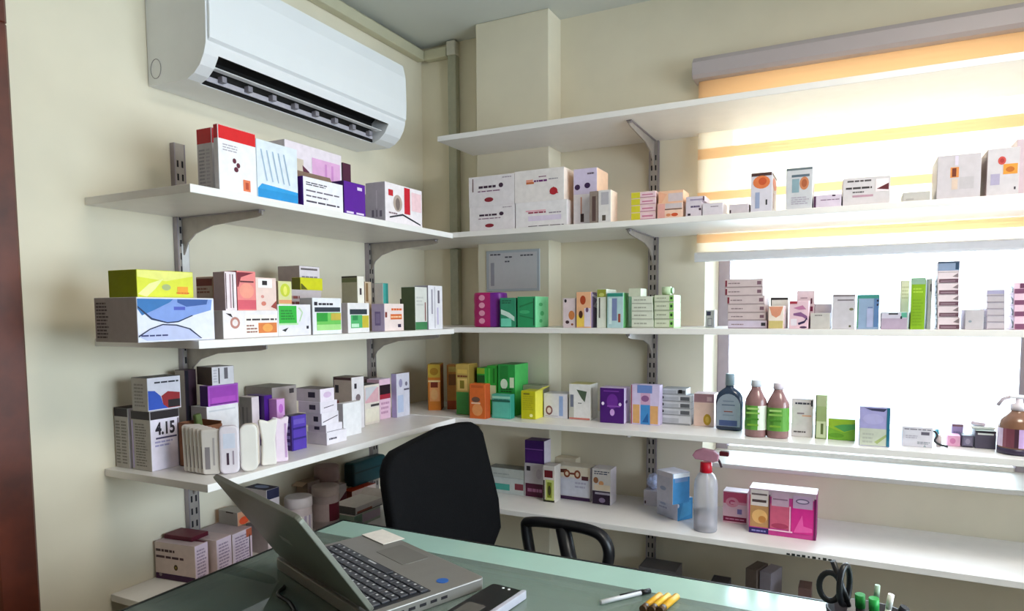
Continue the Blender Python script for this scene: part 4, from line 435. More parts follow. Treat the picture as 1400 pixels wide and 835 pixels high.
('R3n','medicine_box','cream and mauve carton with a gold oval, left of the blue bottle','box','cartons on the lower window shelf',(1.1336,-.1724,1.0068,0),(.0595,.06,.097),('ecd0c4','ecd0c4','d8c0c4'),(('r',0,.74,1,1,'a8808c'),('r',.65,.78,.9,.92,'d0b0b8'),('e',.68,.2,.2,.18,'c09a30'),('e',.68,.2,.1,.1,'d8b850')),(),()),
('R3o','medicine_box','white-grey carton right of the brown bottles, lower window shelf','box','cartons on the lower window shelf',(1.4041,-.2358,1.0068,0),(.0534,.06,.1033),('d3cdd0','d3cdd0','6a6470'),(('t',.15,.84,.9,.94,1,'3a3a48'),('r',.92,.82,1,.98,'2a2a38'),('r',.25,.6,.6,.64,'8a7a88'),('r',.5,.54,.95,.58,'d8a890'),('t',.1,.08,.7,.16,1,'5a5058')),(),()),
('R3p','medicine_box','narrow olive green upright carton, lower window shelf','box','cartons on the lower window shelf',(1.4386,-.249,1.0068,0),(.0281,.05,.1174),('9db07a','8a9a6a','9db07a'),(('r',0,.75,1,1,'b0ba90'),('r',0,.02,1,.4,'ccd8b0'),('r',.5,.1,.75,.35,'5a6a38'),('r',0,0,.08,1,'2a3a20')),(),()),
('R3q','medicine_box','low lime green carton, lower window shelf','box','cartons on the lower window shelf',(1.5073,-.2455,1.0068,0),(.0651,.07,.056),('7fbe3c','6a9a3a','6a8a58'),(('p',((0,1),(1,1),(1,.55),(.6,.35),(.2,.5),(0,.6)),'a0cc3a'),('p',((.2,.65),(.6,.4),(1,.55),(1,.8),(.5,.75)),'58b060'),('e',.3,.2,.3,.12,'68a830')),(),()),
('R3r','medicine_box','blue-violet carton with a dark teal edge, lower window shelf','box','cartons on the lower window shelf',(1.5157,-.3011,1.0068,-90),(.07,.0685,.0991),('2f5a70','a9a4d6','5a5a78'),(),(('r',0,0,1,.45,'c3c8b8'),('p',((.5,.1),(.9,.32),(.9,.25),(.6,.05)),'a0ae70'),('p',((.15,.98),(.9,.98),(.8,.9),(.4,.92)),'3a3a58'),('r',.9,0,1,1,'1f6a84'),('e',.45,.7,.35,.14,'b3aedc'),('t',.1,.05,.5,.35,3,'b0b4a8')),()),
('R3s','medicine_box','white text-label carton near the right end of the lower window shelf','box','cartons on the lower window shelf',(1.6128,-.2665,1.0068,-90),(.03,.0661,.0502),('cdc9d2','cdc9d2','cdc9d2'),(),(('t',.05,.84,.95,.95,1,'7a7480'),('r',.62,.62,.9,.78,'5a5462'),('t',.1,.4,.6,.6,2,'a8a2ae'),('t',.5,.12,.98,.28,2,'7a8088'),('p',((.7,0),(.8,0),(.76,.12)),'8a9aa0')),()),
('R3t','medicine_box','tiny teal pack right of the white text-label carton','box','cartons on the lower window shelf',(1.6949,-.1476,1.0068,-90),(.02,.0085,.029),('4aa8b4','4aa8b4','4aa8b4'),(),(('r',.3,.1,.8,.9,'2f8a98'),),()),
('R3u','medicine_box','small pink carton near the pump bottle, lower window shelf','box','cartons on the lower window shelf',(1.7145,-.2194,1.0068,-90),(.04,.0274,.0269),('e6aed0','e6aed0','e6aed0'),(),(('e',.4,.5,.25,.3,'d080b0'),),()),
('R3v','medicine_box','lilac carton behind the small pink carton','box','cartons on the lower window shelf',(1.7288,-.1651,1.0068,-90),(.03,.0253,.0484),('a99cc4','a99cc4','8a6a70'),(),(('r',0,.9,1,1,'8a6a70'),('t',.1,.2,.9,.7,2,'8a80a8')),()),
('R3w','medicine_box','small slate-grey box beside the small pink carton','box','cartons on the lower window shelf',(1.7453,-.2204,1.0068,-90),(.04,.0239,.0294),('68647c','68647c','3a3848'),(),(('r',.1,.15,.9,.85,'7a7690'),('e',.5,.5,.25,.25,'9a96b0'),('r',0,0,1,.08,'2a2838')),()),
('R3x','medicine_box','larger dark slate box left of the amber pump bottle','box','cartons on the lower window shelf',(1.7716,-.2234,1.0068,-90),(.06,.0432,.0446),('545064','545064','c8d8d8'),(),(('r',0,.9,1,1,'2a2834'),('r',.1,.78,.9,.88,'e0e8ec')),()),
('R4a','medicine_box','lower flat teal-ended carton behind the chair, bottom window shelf','box','cartons on the bottom window shelf',(.5014,-.1625,.7218,0),(.1338,.056,.0569),('c9cfcf','c9cfcf','a0a8a8'),(('r',0,0,.12,1,'2f9a90'),('r',.1,.2,.6,.6,'4aa89c'),('r',.75,.3,1,.7,'8a3a48')),(),()),
('R4b','medicine_box','upper flat teal-ended carton behind the chair, bottom window shelf','box','cartons on the bottom window shelf',(.5017,-.1625,.7787,0),(.1396,.056,.0317),('c6cac6','c6cac6','8a8c88'),(('r',0,0,.08,1,'3aa89c'),('t',.15,.2,.6,.5,1,'a8aeac')),(),()),
('R4c','medicine_box','white carton with a maroon base under the purple box','box','cartons on the bottom window shelf',(.5781,-.1625,.7218,0),(.0736,.056,.1163),('cfc9d0','e6d8d0','cfc9d0'),(('r',.04,0,1,.4,'561438'),('t',.15,.1,.9,.3,1,'a86a90'),('r',.1,.78,.3,.92,'2a2230'),('e',.75,.7,.15,.15,'bdb3c0')),(),()),
('R4d','medicine_box','purple box with a white side stacked on the maroon-based carton','box','cartons on the bottom window shelf',(.5785,-.1625,.8381,0),(.0721,.056,.0784),('3d1262','e6dcea','3d1262'),(('r',0,.6,.95,.64,'8a5ab0'),('r',.05,.1,.9,.55,'4a1870')),(),()),
('R4e','medicine_box','small carton with a maroon block over a yellow-green panel','box','cartons on the bottom window shelf',(.6319,-.1975,.7218,0),(.042,.05,.1226),('e2d8d2','d8d0c8','e2d8d2'),(('r',.1,.68,.85,.88,'701822'),('r',0,0,1,.06,'2a2a18'),('r',.2,.05,.95,.62,'c9d07a'),('r',.35,.12,.75,.55,'7a8420'),('e',.55,.32,.14,.14,'3a3a14'),('r',0,0,.12,.6,'2a2a1c')),(),()),
('R4f','medicine_box','white carton with brown round pictures along its top, bottom window shelf','box','cartons on the bottom window shelf',(.7336,-.1377,.7218,0),(.1191,.06,.114),('d9d3da','d9d3da','efe4d2'),(('r',0,.68,1,1,'e9dcc8'),('p',((0,.78),(.1,.9),(.3,.92),(.3,.8),(.1,.8),(.03,.5),(0,.5)),'5a2a20'),('e',.3,.78,.1,.12,'8a4428'),('e',.3,.78,.05,.06,'e0c8b0'),('e',.62,.78,.1,.13,'8a4428'),('e',.62,.78,.05,.07,'e0c8b0'),('r',.4,.76,.55,.82,'7a3a2c'),('r',.75,.6,.95,.74,'5a2830'),('r',.05,.12,.98,.62,'d6d6e4'),('t',.55,.35,.95,.58,2,'b8b4cc'),('r',0,0,1,.1,'3f2048')),(),()),
('R4g','medicine_box','cream carton rising behind the brown-pictured carton','box','cartons on the bottom window shelf',(.6524,-.0625,.7218,0),(.0767,.045,.122),('e6d8c0','e6d8c0','e6d8c0'),(),(),()),
('R4h','medicine_box','white carton with a dark base right of the brown-pictured carton','box','cartons on the bottom window shelf',(.807,-.1498,.7218,0),(.0628,.06,.1178),('ded6d2','e9dfe6','f0e8ea'),(('t',.1,.84,.95,.96,2,'4a4a60'),('r',0,0,1,.38,'2a1830'),('r',.15,.28,1,.34,'a8a0b0'),('e',.55,.12,.18,.07,'8a7a9a'),('e',.2,.68,.14,.09,'a06a48'),('e',.5,.6,.14,.07,'d89a68'),('r',.1,.4,1,.56,'ecd8c0')),(),()),
('R4i','medicine_box','low white carton under the crumpled clear-blue bag','box','cartons on the bottom window shelf',(.9465,-.0925,.7218,0),(.0459,.08,.0491),('d3cdd8','d3cdd8','d3cdd8'),(('e',.1,.2,.06,.12,'4a2a30'),),(),()),
('R4j','medicine_box','lower white and blue carton of the pair left of the spray bottle','box','cartons on the bottom window shelf',(1.0394,-.2184,.7218,-35),(.0934,.0603,.0658),('c4c8de','3a86bc','d8dcea'),(('e',.3,.6,.15,.06,'9aa4c8'),('t',.1,.35,.5,.5,1,'9aa0c0')),(('e',0,.7,.1,.1,'e8f0f8'),('p',((.1,.05),(.9,.2),(.9,.9),(.4,.95)),'4a98c8')),()),
('R4k','medicine_box','upper white and blue carton of the pair left of the spray bottle','box','cartons on the bottom window shelf',(1.0394,-.2806,.7876,-35),(.0699,.0652,.0912),('c9c9de','3f88c0','e6e4f0'),(('r',0,.85,1,1,'d8d4e4'),('e',.4,.45,.2,.07,'9aa4c8')),(('r',.02,.02,.96,.85,'3a80b8'),('r',.02,.85,1,1,'e6ecf4'),('r',.1,.7,.9,.85,'6a8ab8')),()),
('R4l','medicine_box','pink and white carton between the spray bottle and the three-panel pack','box','cartons on the bottom window shelf',(1.2308,-.1656,.7218,0),(.0684,.05,.095),('ecc6d4','ecc6d4','f4e4ea'),(('r',0,.62,1,.98,'d8587c'),('e',.38,.66,.28,.16,'e89ab0'),('e',.38,.66,.14,.08,'cf4a74'),('r',.3,.6,1,.68,'eaa0b8'),('r',0,.04,1,.2,'8a1f48'),('t',.1,.08,.9,.16,1,'d88ab0'),('r',.6,.3,.8,.46,'8a7ab8')),(),()),
('R4m','medicine_box','wide three-panel pack in gold, red-pink and magenta, bottom window shelf','box','cartons on the bottom window shelf',(1.4196,-.2311,.7218,0),(.1751,.07,.1286),('c23a8a','7a1a5a','f3ecf0'),(('r',0,.86,1,1,'b8a0ac'),('r',.01,.14,.3,.86,'b98a5a'),('r',.02,.62,.29,.98,'d8ccc8'),('r',.04,.7,.26,.76,'4a3a3a'),('r',.03,.86,.27,.9,'6a5a5c'),('e',.16,.38,.12,.16,'e0b070'),('e',.2,.32,.06,.08,'c08040'),('r',0,0,.3,.12,'2a1f60'),('t',.04,.02,.26,.09,1,'8a84c0'),('r',.32,.16,.62,.7,'c85a78'),('r',.34,.66,.6,.96,'c0a0b4'),('r',.36,.8,.58,.83,'8a6a80'),('e',.47,.22,.13,.06,'a83a5c'),('r',.64,.1,.97,.72,'d22a8a'),('r',.66,.66,.95,.94,'b89ab8'),('e',.8,.82,.1,.06,'6a5a78'),('e',.8,.82,.08,.035,'c8b4cc'),('p',((.7,.2),(.8,.52),(.82,.28),(.95,.24),(.95,.16),(.68,.12)),'e85aa8'),('r',.3,.1,.66,.13,'f0c8dc'),('r',.61,.12,.63,.68,'f0b8d4'),('r',.3,.14,.32,.9,'5a2a48'),('r',.97,0,1,.9,'6a1450')),(),()),
('L4a','medicine_box','mauve-white carton with a maroon base, nearest on the bottom left shelf','box','cartons on the bottom left shelf',(.1299,-1.1676,.715,7),(.123,.041,.0911),('d3bfba','dccbe0','cdb6ba'),(('t',.02,.72,.5,.86,1,'4a3030'),('t',.02,.55,.75,.68,1,'4a3038'),('e',.52,.36,.05,.08,'4a3a1c'),('e',.52,.36,.02,.03,'9a8030'),('r',0,0,1,.16,'3a0f3c'),('e',.12,.12,.04,.05,'8a7a80')),(('r',.08,.06,.92,.94,'d8c9dc'),('t',.12,.1,.9,.9,9,'9a88a8')),(('r',0,.75,1,1,'5a1428'),)),
('L4b','medicine_box','second mauve text-sided carton behind the nearest, bottom left shelf','box','cartons on the bottom left shelf',(.1425,-1.1173,.715,7),(.11,.0498,.0915),('d3bfba','d6c6da','cdb6ba'),(),(('r',.08,.06,.92,.94,'d8c9dc'),('t',.12,.1,.9,.9,9,'9a88a8')),()),
('L4c','medicine_box','third mauve carton with a red corner, partly behind the laptop screen','box','cartons on the bottom left shelf',(.1268,-1.0572,.715,7),(.11,.0704,.0856),('c9b8b8','d6c8da','c0aeb4'),(),(('t',.12,.1,.9,.9,9,'9a88a8'),('r',.7,.75,1,1,'b05a40'),('r',.85,.1,.9,.8,'2a1a24')),()),
('L4d','medicine_box','thin maroon leaflet pack lying on the nearest mauve carton','box','cartons on the bottom left shelf',(.0959,-1.1486,.8061,7),(.086,.0534,.0107),('5a1428','5a1428','6a1a30'),(),(),()),
('L4e','medicine_box','grey carton with an orange end behind the laptop screen','box','cartons on the bottom left shelf',(.0859,-1.0038,.8006,0),(.07,.0414,.0362),('a9a19c','d89a78','b8b0a8'),(('r',.4,.9,.8,1,'3a2a28'),),(('e',.5,.3,.4,.3,'e8552c'),),()),
('L4f','medicine_box','white carton with red marks and a dark blue lid above the laptop screen','box','cartons on the bottom left shelf',(.1359,-.9516,.715,0),(.08,.0445,.1742),('c6bdc2','dccdd2','2a2a44'),(),(('e',.35,.4,.2,.18,'a02a38'),('e',.7,.55,.16,.14,'8a2030'),('r',0,.85,1,1,'2a2a48')),(('e',.5,.5,.3,.3,'8a98c0'),)),
('L4g','medicine_box','brown-topped carton behind the white round container','box','cartons on the bottom left shelf',(.0509,-.7138,.715,0),(.045,.0526,.1299),('8a7868','b3a09a','97806c'),(('r',.05,.05,.9,.9,'94806e'),),(('r',.1,.1,.5,.9,'a08a88'),),()),
('L4h','medicine_box','white carton with a maroon band right of the round tub','box','cartons on the bottom left shelf',(.0604,-.5918,.715,0),(.05,.0398,.0936),('a89a98','d2c8c8','bdb0b0'),(),(('p',((.02,.45),(1,.75),(1,.4),(.02,.2)),'5a1424'),('r',0,.85,1,1,'c8c0c0')),()),
('L4i','medicine_box','red-orange topped carton with black lettering, bottom left shelf','box','cartons on the bottom left shelf',(.0729,-.5421,.715,0),(.0396,.1226,.0644),('8a3a24','dccbc8','b23c18'),(),(('t',.05,.55,.85,.8,1,'3a3038'),('t',.05,.3,.5,.5,1,'4a4048'),('r',.45,0,.98,.25,'d0683c'),('r',.1,.1,.4,.25,'b07870')),()),
('L4j','medicine_box','lower flat pale carton left of the chair','box','cartons on the bottom left shelf',(.1953,-.6799,.715,0),(.09,.1254,.0373),('8aa090','a8b0a4','c9c2be'),(),(('r',0,0,.3,1,'7a9684'),('r',.3,.2,1,.9,'b8a4b4')),()),
('L4k','medicine_box','upper flat pale carton left of the chair','box','cartons on the bottom left shelf',(.1953,-.672,.7523,0),(.09,.1295,.0243),('5a5a58','bcb4b4','d6d2cc'),(),(('r',.05,.1,.6,.4,'8a4a3a'),('r',.02,0,1,.1,'2a2a2c')),()),
('L4l','storage_case','dark teal case on the red-orange topped carton, under the second upright','case','',(.0509,-.5044,.7794,0),(.045,.1765,.0805),('12343a','17464e','1c4a50'),(),(('r',0,.55,1,.62,'0f2f36'),),()),
)
BOX={}
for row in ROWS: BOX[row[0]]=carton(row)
def flap(key,edge,ln,ang,col,name='flap'):
    # an open closing flap hinged on the top edge of a carton: edge is 'x+','x-','y-','y+'
    o,(dl,dr_,h)=BOX[key]; a=math.radians(ang); mb=MB(); w=(dr_ if edge[0]=='x' else dl)-.003
    mb.box((ln/2,0,.0004),(ln,w,.0008),mat(col)); f=mb.build(name,o)
    rz={'x+':0,'x-':PI,'y+':PI/2,'y-':-PI/2}[edge]; off={'x+':(dl/2,0),'x-':(-dl/2,0),'y+':(0,dr_/2),'y-':(0,-dr_/2)}[edge]
    f.matrix_local=Matrix.Translation((off[0],off[1],h-.0006))@Matrix.Rotation(rz,4,'Z')@Matrix.Rotation(-a,4,'Y')
flap('R3g','x+',.03,28,'ddd654'); flap('L1e','x-',.024,62,'8a7060'); flap('R1s','x-',.03,20,'c4c0bc'); flap('L4k','y+',.03,35,'cfc9c4'); flap('L4g','y-',.022,-20,'c4ab92')
# ---------------------------------------------------------------- air conditioner on the left wall
Y0,Y1=-1.14,-.392
ac=thing('air_conditioner','white split air conditioner on the left wall above the upper shelf','air conditioner',(0,(Y0+Y1)/2,EYE+.535))
def rel(p): return [(x,z-.535) for x,z in p]
TOPP=[(.2,.612),(.202,.70),(.198,.765),(.185,.785),(.002,.785),(.002,.535)]
FULL=rel([(.10,.532),(.135,.532),(.158,.541),(.178,.557),(.192,.579),(.199,.6)]+TOPP)
CUT=rel([(.10,.532),(.128,.532),(.118,.56),(.122,.60),(.15,.62),(.186,.605),(.1935,.583),(.199,.6)]+TOPP)
hl=(Y1-Y0)/2; mb=MB()
mb.prism(FULL,1,-hl,-hl+.038,WHITEPL); mb.prism(FULL,1,hl-.08,hl,WHITEPL); mb.prism(CUT,1,-hl+.038,hl-.08,WHITEPL)
mb.build('casing',ac)
DARK=mat('050507',.6,vary=.1)
mb=MB(); mb.prism(rel([(.1285,.534),(.1195,.56),(.1235,.5985),(.15,.6185),(.185,.6035),(.1915,.584),(.188,.583),(.181,.598),(.152,.61),(.13,.592),(.126,.56),(.132,.536)]),1,-hl+.039,hl-.081,DARK); mb.build('air_outlet',ac)
mb=MB(); mb.prism(rel([(.1995,.606),(.2075,.612),(.2095,.66),(.208,.74),(.199,.7785)]),1,-hl+.004,hl-.004,mat('eceef2',.25,vary=.01,scale=10,coat=.3),bev=.002); mb.build('front_panel',ac)
mb=MB(); mb.box((.160,-.021,.03),(.02,2*hl-.125,.0025),WHITEPL,bev=.001,M=None); v=mb.build('louver',ac)
mb=MB(); mb.box((.134,-.021,.013),(.003,2*hl-.13,.012),mat('b9b6c0',.4)); mb.build('lower_lip',ac)
for k in range(8):
    mb=MB(); mb.box((.143,-hl+.09+k*.078,.018),(.016,.014,.014),mat('8d8a94',.4),bev=.001); mb.build('deflector_fin',ac)
mb=MB(); mb.tube([(.03+.018*math.cos(a*PI/10),-hl-.0005,.035+.022*math.sin(a*PI/10)) for a in range(20)],.0008,mat('8a8890',.5),seg=6,closed=True); mb.build('screw_cover',ac)
# ---------------------------------------------------------------- cable trunking under the ceiling
TR=mat('c9c3a8',.45,vary=.03,scale=20)
tk=thing('cable_trunking','cream cable trunking along the ceiling edge, turning down the corner','trunking',(.02,-.02,EYE+.93))
def loc(o,p): return tuple(a-b for a,b in zip(p,o.location))
mb=MB(); mb.box(loc(tk,(.0175,-1.8,EYE+.957)),(.033,3.55,.036),TR,bev=.002); mb.build('wall_run',tk)
mb=MB(); mb.tube([loc(tk,(.012,-3.6,EYE+.983)),loc(tk,(.012,-.02,EYE+.983))],.007,TR); mb.build('upper_pipe',tk)
mb=MB(); mb.box(loc(tk,(.083,-.0175,EYE+.957)),(.096,.033,.036),TR,bev=.002); mb.build('corner_run',tk)
mb=MB(); mb.box(loc(tk,(.152,-.0185,EYE+.965)),(.036,.035,.05),mat('d3cec0',.45),bev=.002); mb.build('joint_cover',tk)
mb=MB(); mb.box(loc(tk,(.152,-.0155,EYE+.6)),(.034,.029,.68),mat('a9a894',.5),bev=.002); mb.build('drop_pipe',tk)
for z0,z1 in ((-.342,-.069),(-.047,.237)):
    mb=MB(); mb.box(loc(tk,(.152,-.0155,EYE+(z0+z1)/2)),(.034,.029,z1-z0),mat('a9a894',.5),bev=.002); mb.build('drop_pipe',tk)
# ---------------------------------------------------------------- roller blind
BX0,BX1=1.043,2.06
bl=thing('zebra_blind','orange and cream zebra roller blind over the upper window','blind',((BX0+BX1)/2,-.03,EYE+.16))
bz=lambda z:z-.16
cx=0; bw=BX1-BX0
mb=MB(); mb.prism([(-.036,bz(.705)),(-.045,bz(.715)),(-.045,bz(.752)),(-.03,bz(.768)),(.028,bz(.768)),(.028,bz(.705))],0,-bw/2-.008,bw/2+.008,mat('b9b0b4',.4,vary=.02,scale=15),bev=.002); mb.build('headrail',bl)
ORG=sheer('blind_orange_band','f9dab2',.6,.06); SHR=sheer('blind_sheer_band','fff5e4',.53,.37)
mb=MB(); bands=[(.706,.655,1),(.655,.612,0),(.612,.585,1),(.585,.5,0),(.5,.468,1),(.468,.367,0),(.367,.342,1),(.342,.237,0),(.237,.212,1),(.212,.18,0)]
for a,b,k in bands:
    n=3
    for i in range(n):
        z0,z1=bz(a+(b-a)*i/n),bz(a+(b-a)*(i+1)/n); mb.box((0,-.004,(z0+z1)/2),(bw-.01,.0012,z0-z1),ORG if k else SHR)
mb.build('fabric',bl)
mb=MB(); mb.prism(rrect(.02,.03,.008,cx=-.004,cy=bz(.168)),0,-bw/2,bw/2,mat('dcdadb',.4,vary=.02)); mb.build('bottom_rail',bl)
# ---------------------------------------------------------------- notice on the column
mb=MB(); mb.box((0,0,.071),(.207,.003,.142),mat('b7bcc6',.35,vary=.02),bev=.001)
mb.box((0,-.0018,.071),(.185,.001,.124),mat('cfccd2',.5,vary=.02))
for x0,x1,z in ((-.088,-.045,.128),(-.03,.0,.118),(.03,.08,.122),(-.03,-.01,.103)):
    n=max(2,int((x1-x0)/.012))
    for k in range(n): mb.box((x0+(k+.5)*(x1-x0)/n,-.0026,z),((x1-x0)/n*.8,.0006,.005),mat('5a5664'))
mb.box((-.078,-.0026,.06),(.014,.0006,.08),mat('a39fae'))
nt_=mb.build('notice_sheet',label='framed paper notice fixed to the column above the magenta pack',category='notice'); nt_.location=(.436,-.1056,EYE+.072)
# ---------------------------------------------------------------- bottles and round packs
def ang(a): return math.radians(a)
R3=EYE-.3432
def bottle(name,label,cat,pos,parts,rz=0,group=None):
    t=thing(name,label,cat,pos,rz,group)
    for nm,prof,m,n,sg in parts:
        mb=MB(); mb.lathe(prof,m,n=n,seg=sg); mb.build(nm,t)
    return t
NAVY=mat('24344e',.25,vary=.05); SLT=mat('8797ac',.4,vary=.04)
t=bottle('mouthwash_bottle','flat dark blue bottle with pale label, lower window shelf','bottle',(1.182,-.199,R3+.0005),
 [('body',[(0,.034,.02),(.004,.0375,.0225),(.08,.0385,.0225),(.098,.036,.021),(.109,.03,.018),(.117,.021,.015),(.122,.0125,.0115),(.13,.0105,.0105)],mat('2c3d58',.22,vary=.06,coat=.3),2.6,32),
  ('cap',[(.1285,.0125),(.129,.0135),(.16,.0125),(.162,.0115)],mat('8fa0aa',.4),2,24)])
mb=MB()
lab=[(-.0325,.012),(.0325,.012),(.0325,.07)]+[(.0325*math.cos(a*PI/12),.07+.036*math.sin(a*PI/12)) for a in range(1,12)]+[(-.0325,.07)]
mb.prism(lab,1,-.0242,-.0236,mat('9aa8bd',.4)); mb.box((0,-.0244,.022),(.05,.0006,.016),mat('4c5f94'))
for z,w,c in ((.085,.03,'77869e'),(.074,.036,'5d6c88'),(.055,.024,'8a4a44'),(.045,.03,'8292aa')): mb.box((0,-.0244,z),(w,.0006,.003),mat(c))
mb.build('label',t)
AMB=mat('8f6a6a',.2,vary=.08,coat=.4)
for i,(x,y,lb) in enumerate(((1.263,-.272,'brown bottle with a half green, half white label, next to the blue bottle'),(1.3195,-.268,'brown bottle with an all green label, right of the other brown bottle'))):
    hh=1. if i==0 else .96
    t=bottle('syrup_bottle',lb,'bottle',(x,y,R3+.0005),
     [('body',[(0,.0265),(.003,.0285),(.094*hh,.0285),(.104*hh,.0265),(.122*hh,.017),(.131*hh,.0125),(.14*hh,.012)],AMB,2.4,28),
      ('cap',[(.136*hh,.0135),(.137*hh,.0145),(.153*hh,.014),(.1545*hh,.0125)],mat('c9cdd6' if i==0 else 'd3c6d0',.35),2,24)],group='brown syrup bottles')
    mb=MB(); seg=28; m1,m2=mat('5f9c3c',.5),mat('dfe2d4' if i==0 else '6aa648',.5); R=.02895
    for k in range(seg):
        a0,a1=2*PI*k/seg,2*PI*(k+1)/seg
        def sp(a):
            ca,sa=math.cos(a),math.sin(a); return (R*abs(ca)**(2/2.4)*(1 if ca>=0 else -1),R*abs(sa)**(2/2.4)*(1 if sa>=0 else -1))
        p,q=sp(a0),sp(a1); mm=m1 if (p[0]<.006 or i) else m2
        mb.poly([(p[0],p[1],.02),(q[0],q[1],.02),(q[0],q[1],.086*hh),(p[0],p[1],.086*hh)],mm)
    for z,w,c in ((.078,.03,'a9cf7a'),(.066,.034,'8fc05a'),(.05,.03,'4a8a2a'),(.034,.028,'7fae3a')): mb.box((-.004,-R-.0004,z*hh),(w,.0008,.005),mat(c))
    mb.build('label',t)
# magenta pack on the middle window shelf
mb=MB(); zs=[0,.003]+[.006+.011*k for k in range(10)]+[.108,.111]; seg=40; HEX={}
t=thing('sanitary_pack','magenta and purple wrapped pack with pink circles, middle window shelf','pack',(.438,-.27,EYE-.0481+.0004))
rings=[]
for j,z in enumerate(zs):
    s=.93 if j in (0,len(zs)-1) else (.98 if j in (1,len(zs)-2) else 1+.012*math.sin(z*160))
    rings.append([(s*.053*abs(math.cos(2*PI*k/seg))**.6*(1 if math.cos(2*PI*k/seg)>=0 else -1),s*.036*abs(math.sin(2*PI*k/seg))**.6*(1 if math.sin(2*PI*k/seg)>=0 else -1),z) for k in range(seg)])
ma,mp_,mw=mat('b01465',.35),mat('6d1f86',.35),mat('e6d6de',.4)
V=[[mb.bm.verts.new(p) for p in r] for r in rings]
for a,b in zip(V,V[1:]):
    for k in range(seg):
        f=mb.bm.faces.new((a[k],a[(k+1)%seg],b[(k+1)%seg],b[k])); x=(a[k].co.x+a[(k+1)%seg].co.x)/2; f.material_index=mb.mi(ma if x<.018 else mp_); f.smooth=True
f=mb.bm.faces.new(V[-1]); f.material_index=mb.mi(mw); f=mb.bm.faces.new(V[0][::-1]); f.material_index=mb.mi(mw)
mb.build('wrapper',t)
mb=MB()
for z in (.094,.07,.045,.02):
    mb.prism([(-.012+.011*math.cos(a*PI/8),z+.009*math.sin(a*PI/8)) for a in range(16)],1,-.0382,-.0376,mat('dd8fae'))
mb.build('printed_circles',t)
t=thing('sachet','small yellow sachet peeping up behind the teal green carton','sachet',(.545,-.155,EYE-.0481+.0004))
mb=MB(); mb.prism([(-.02,0),(.02,0),(.022,.05),(.018,.098),(-.02,.1),(-.022,.05)],1,-.006,.006,mat('c9b860',.4),bev=.002); mb.build('pouch_body',t)
t=thing('cream_tube','small green-capped pack lying on the green-grey stack, middle window shelf','tube',(1.018,-.285,EYE+.0452))
mb=MB(); mb.tube([(-.012,0,.0125),(.012,0,.0125)],.012,mat('bcd3ae',.4),seg=14); mb.build('tube_body',t)
mb=MB(); mb.tube([(.012,0,.0125),(.018,0,.0125)],.0085,mat('7fae7a',.4),seg=14); mb.build('cap',t)
# pump bottle
t=thing('pump_bottle','amber hand sanitiser pump bottle at the right end of the lower window shelf','bottle',(1.851,-.255,R3+.0005))
mb=MB(); mb.lathe([(0,.036),(.004,.0395),(.07,.0395),(.082,.036),(.094,.024),(.1,.016),(.106,.015)],mat('86604c',.2,vary=.08,coat=.4),n=2.,seg=30); mb.build('body',t)
mb=MB(); R=.0402
for k in range(15,26):
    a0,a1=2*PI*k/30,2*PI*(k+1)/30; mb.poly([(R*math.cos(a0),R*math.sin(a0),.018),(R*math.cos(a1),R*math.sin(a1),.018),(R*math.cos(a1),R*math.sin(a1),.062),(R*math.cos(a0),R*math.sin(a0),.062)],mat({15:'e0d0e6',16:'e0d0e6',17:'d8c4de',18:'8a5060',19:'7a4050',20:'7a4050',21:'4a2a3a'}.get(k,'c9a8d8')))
mb.lathe([(.001,.0400),(.015,.0403)],mat('3a3048',.3),n=2.,seg=30); mb.build('label',t)
mb=MB(); mb.lathe([(.103,.017),(.118,.017),(.12,.008),(.132,.007)],mat('e6dde6',.35),seg=20); mb.build('collar',t)
mb=MB(); mb.box((-.004,0,.135),(.03,.018,.008),mat('ebe6ec',.35),bev=.003,seg=2); mb.tube([(-.015,0,.135),(-.032,0,.128),(-.042,0,.112)],.0045,mat('c9bcc8',.35)); mb.build('pump_head',t)
t=thing('pink_bottle','pink cap bottle half hidden behind the amber pump bottle','bottle',(1.9,-.165,R3+.0005))
mb=MB(); mb.lathe([(0,.026),(.09,.026),(.105,.014)],mat('d9aacb',.35)); mb.build('body',t)
mb=MB(); mb.lathe([(.104,.015),(.135,.014)],mat('e39cc6',.35)); mb.build('cap',t)
t=thing('coil_of_tubing','small dark tubing loop between the label carton and pink carton','tubing',(1.687,-.243,R3+.0035))
mb=MB(); mb.tube(spline([(-.012,0,.03),(-.004,.004,.035),(.003,0,.026),(-.002,-.004,.012),(.01,-.004,.003),(.026,-.006,.0)],6),.0028,mat('23262a',.4)); mb.build('tube',t)
mb=MB(); mb.lathe([(-.004,.006),(.02,.006),(.026,.003)],mat('c9b9b8',.4),c=(.008,.012)); mb.build('nozzle',t)
t=thing('paper_bundle','white folded paper on top of the larger dark slate box','paper',(1.79,-.19,R3+.0455))
mb=MB(); mb.box((0,0,.004),(.05,.04,.006),mat('dfe6e6'),bev=.001); mb.box((-.012,0,.012),(.03,.03,.008),mat('d3c6d6'),bev=.001,M=Matrix.Rotation(.12,4,'Y')); mb.build('sheets',t)
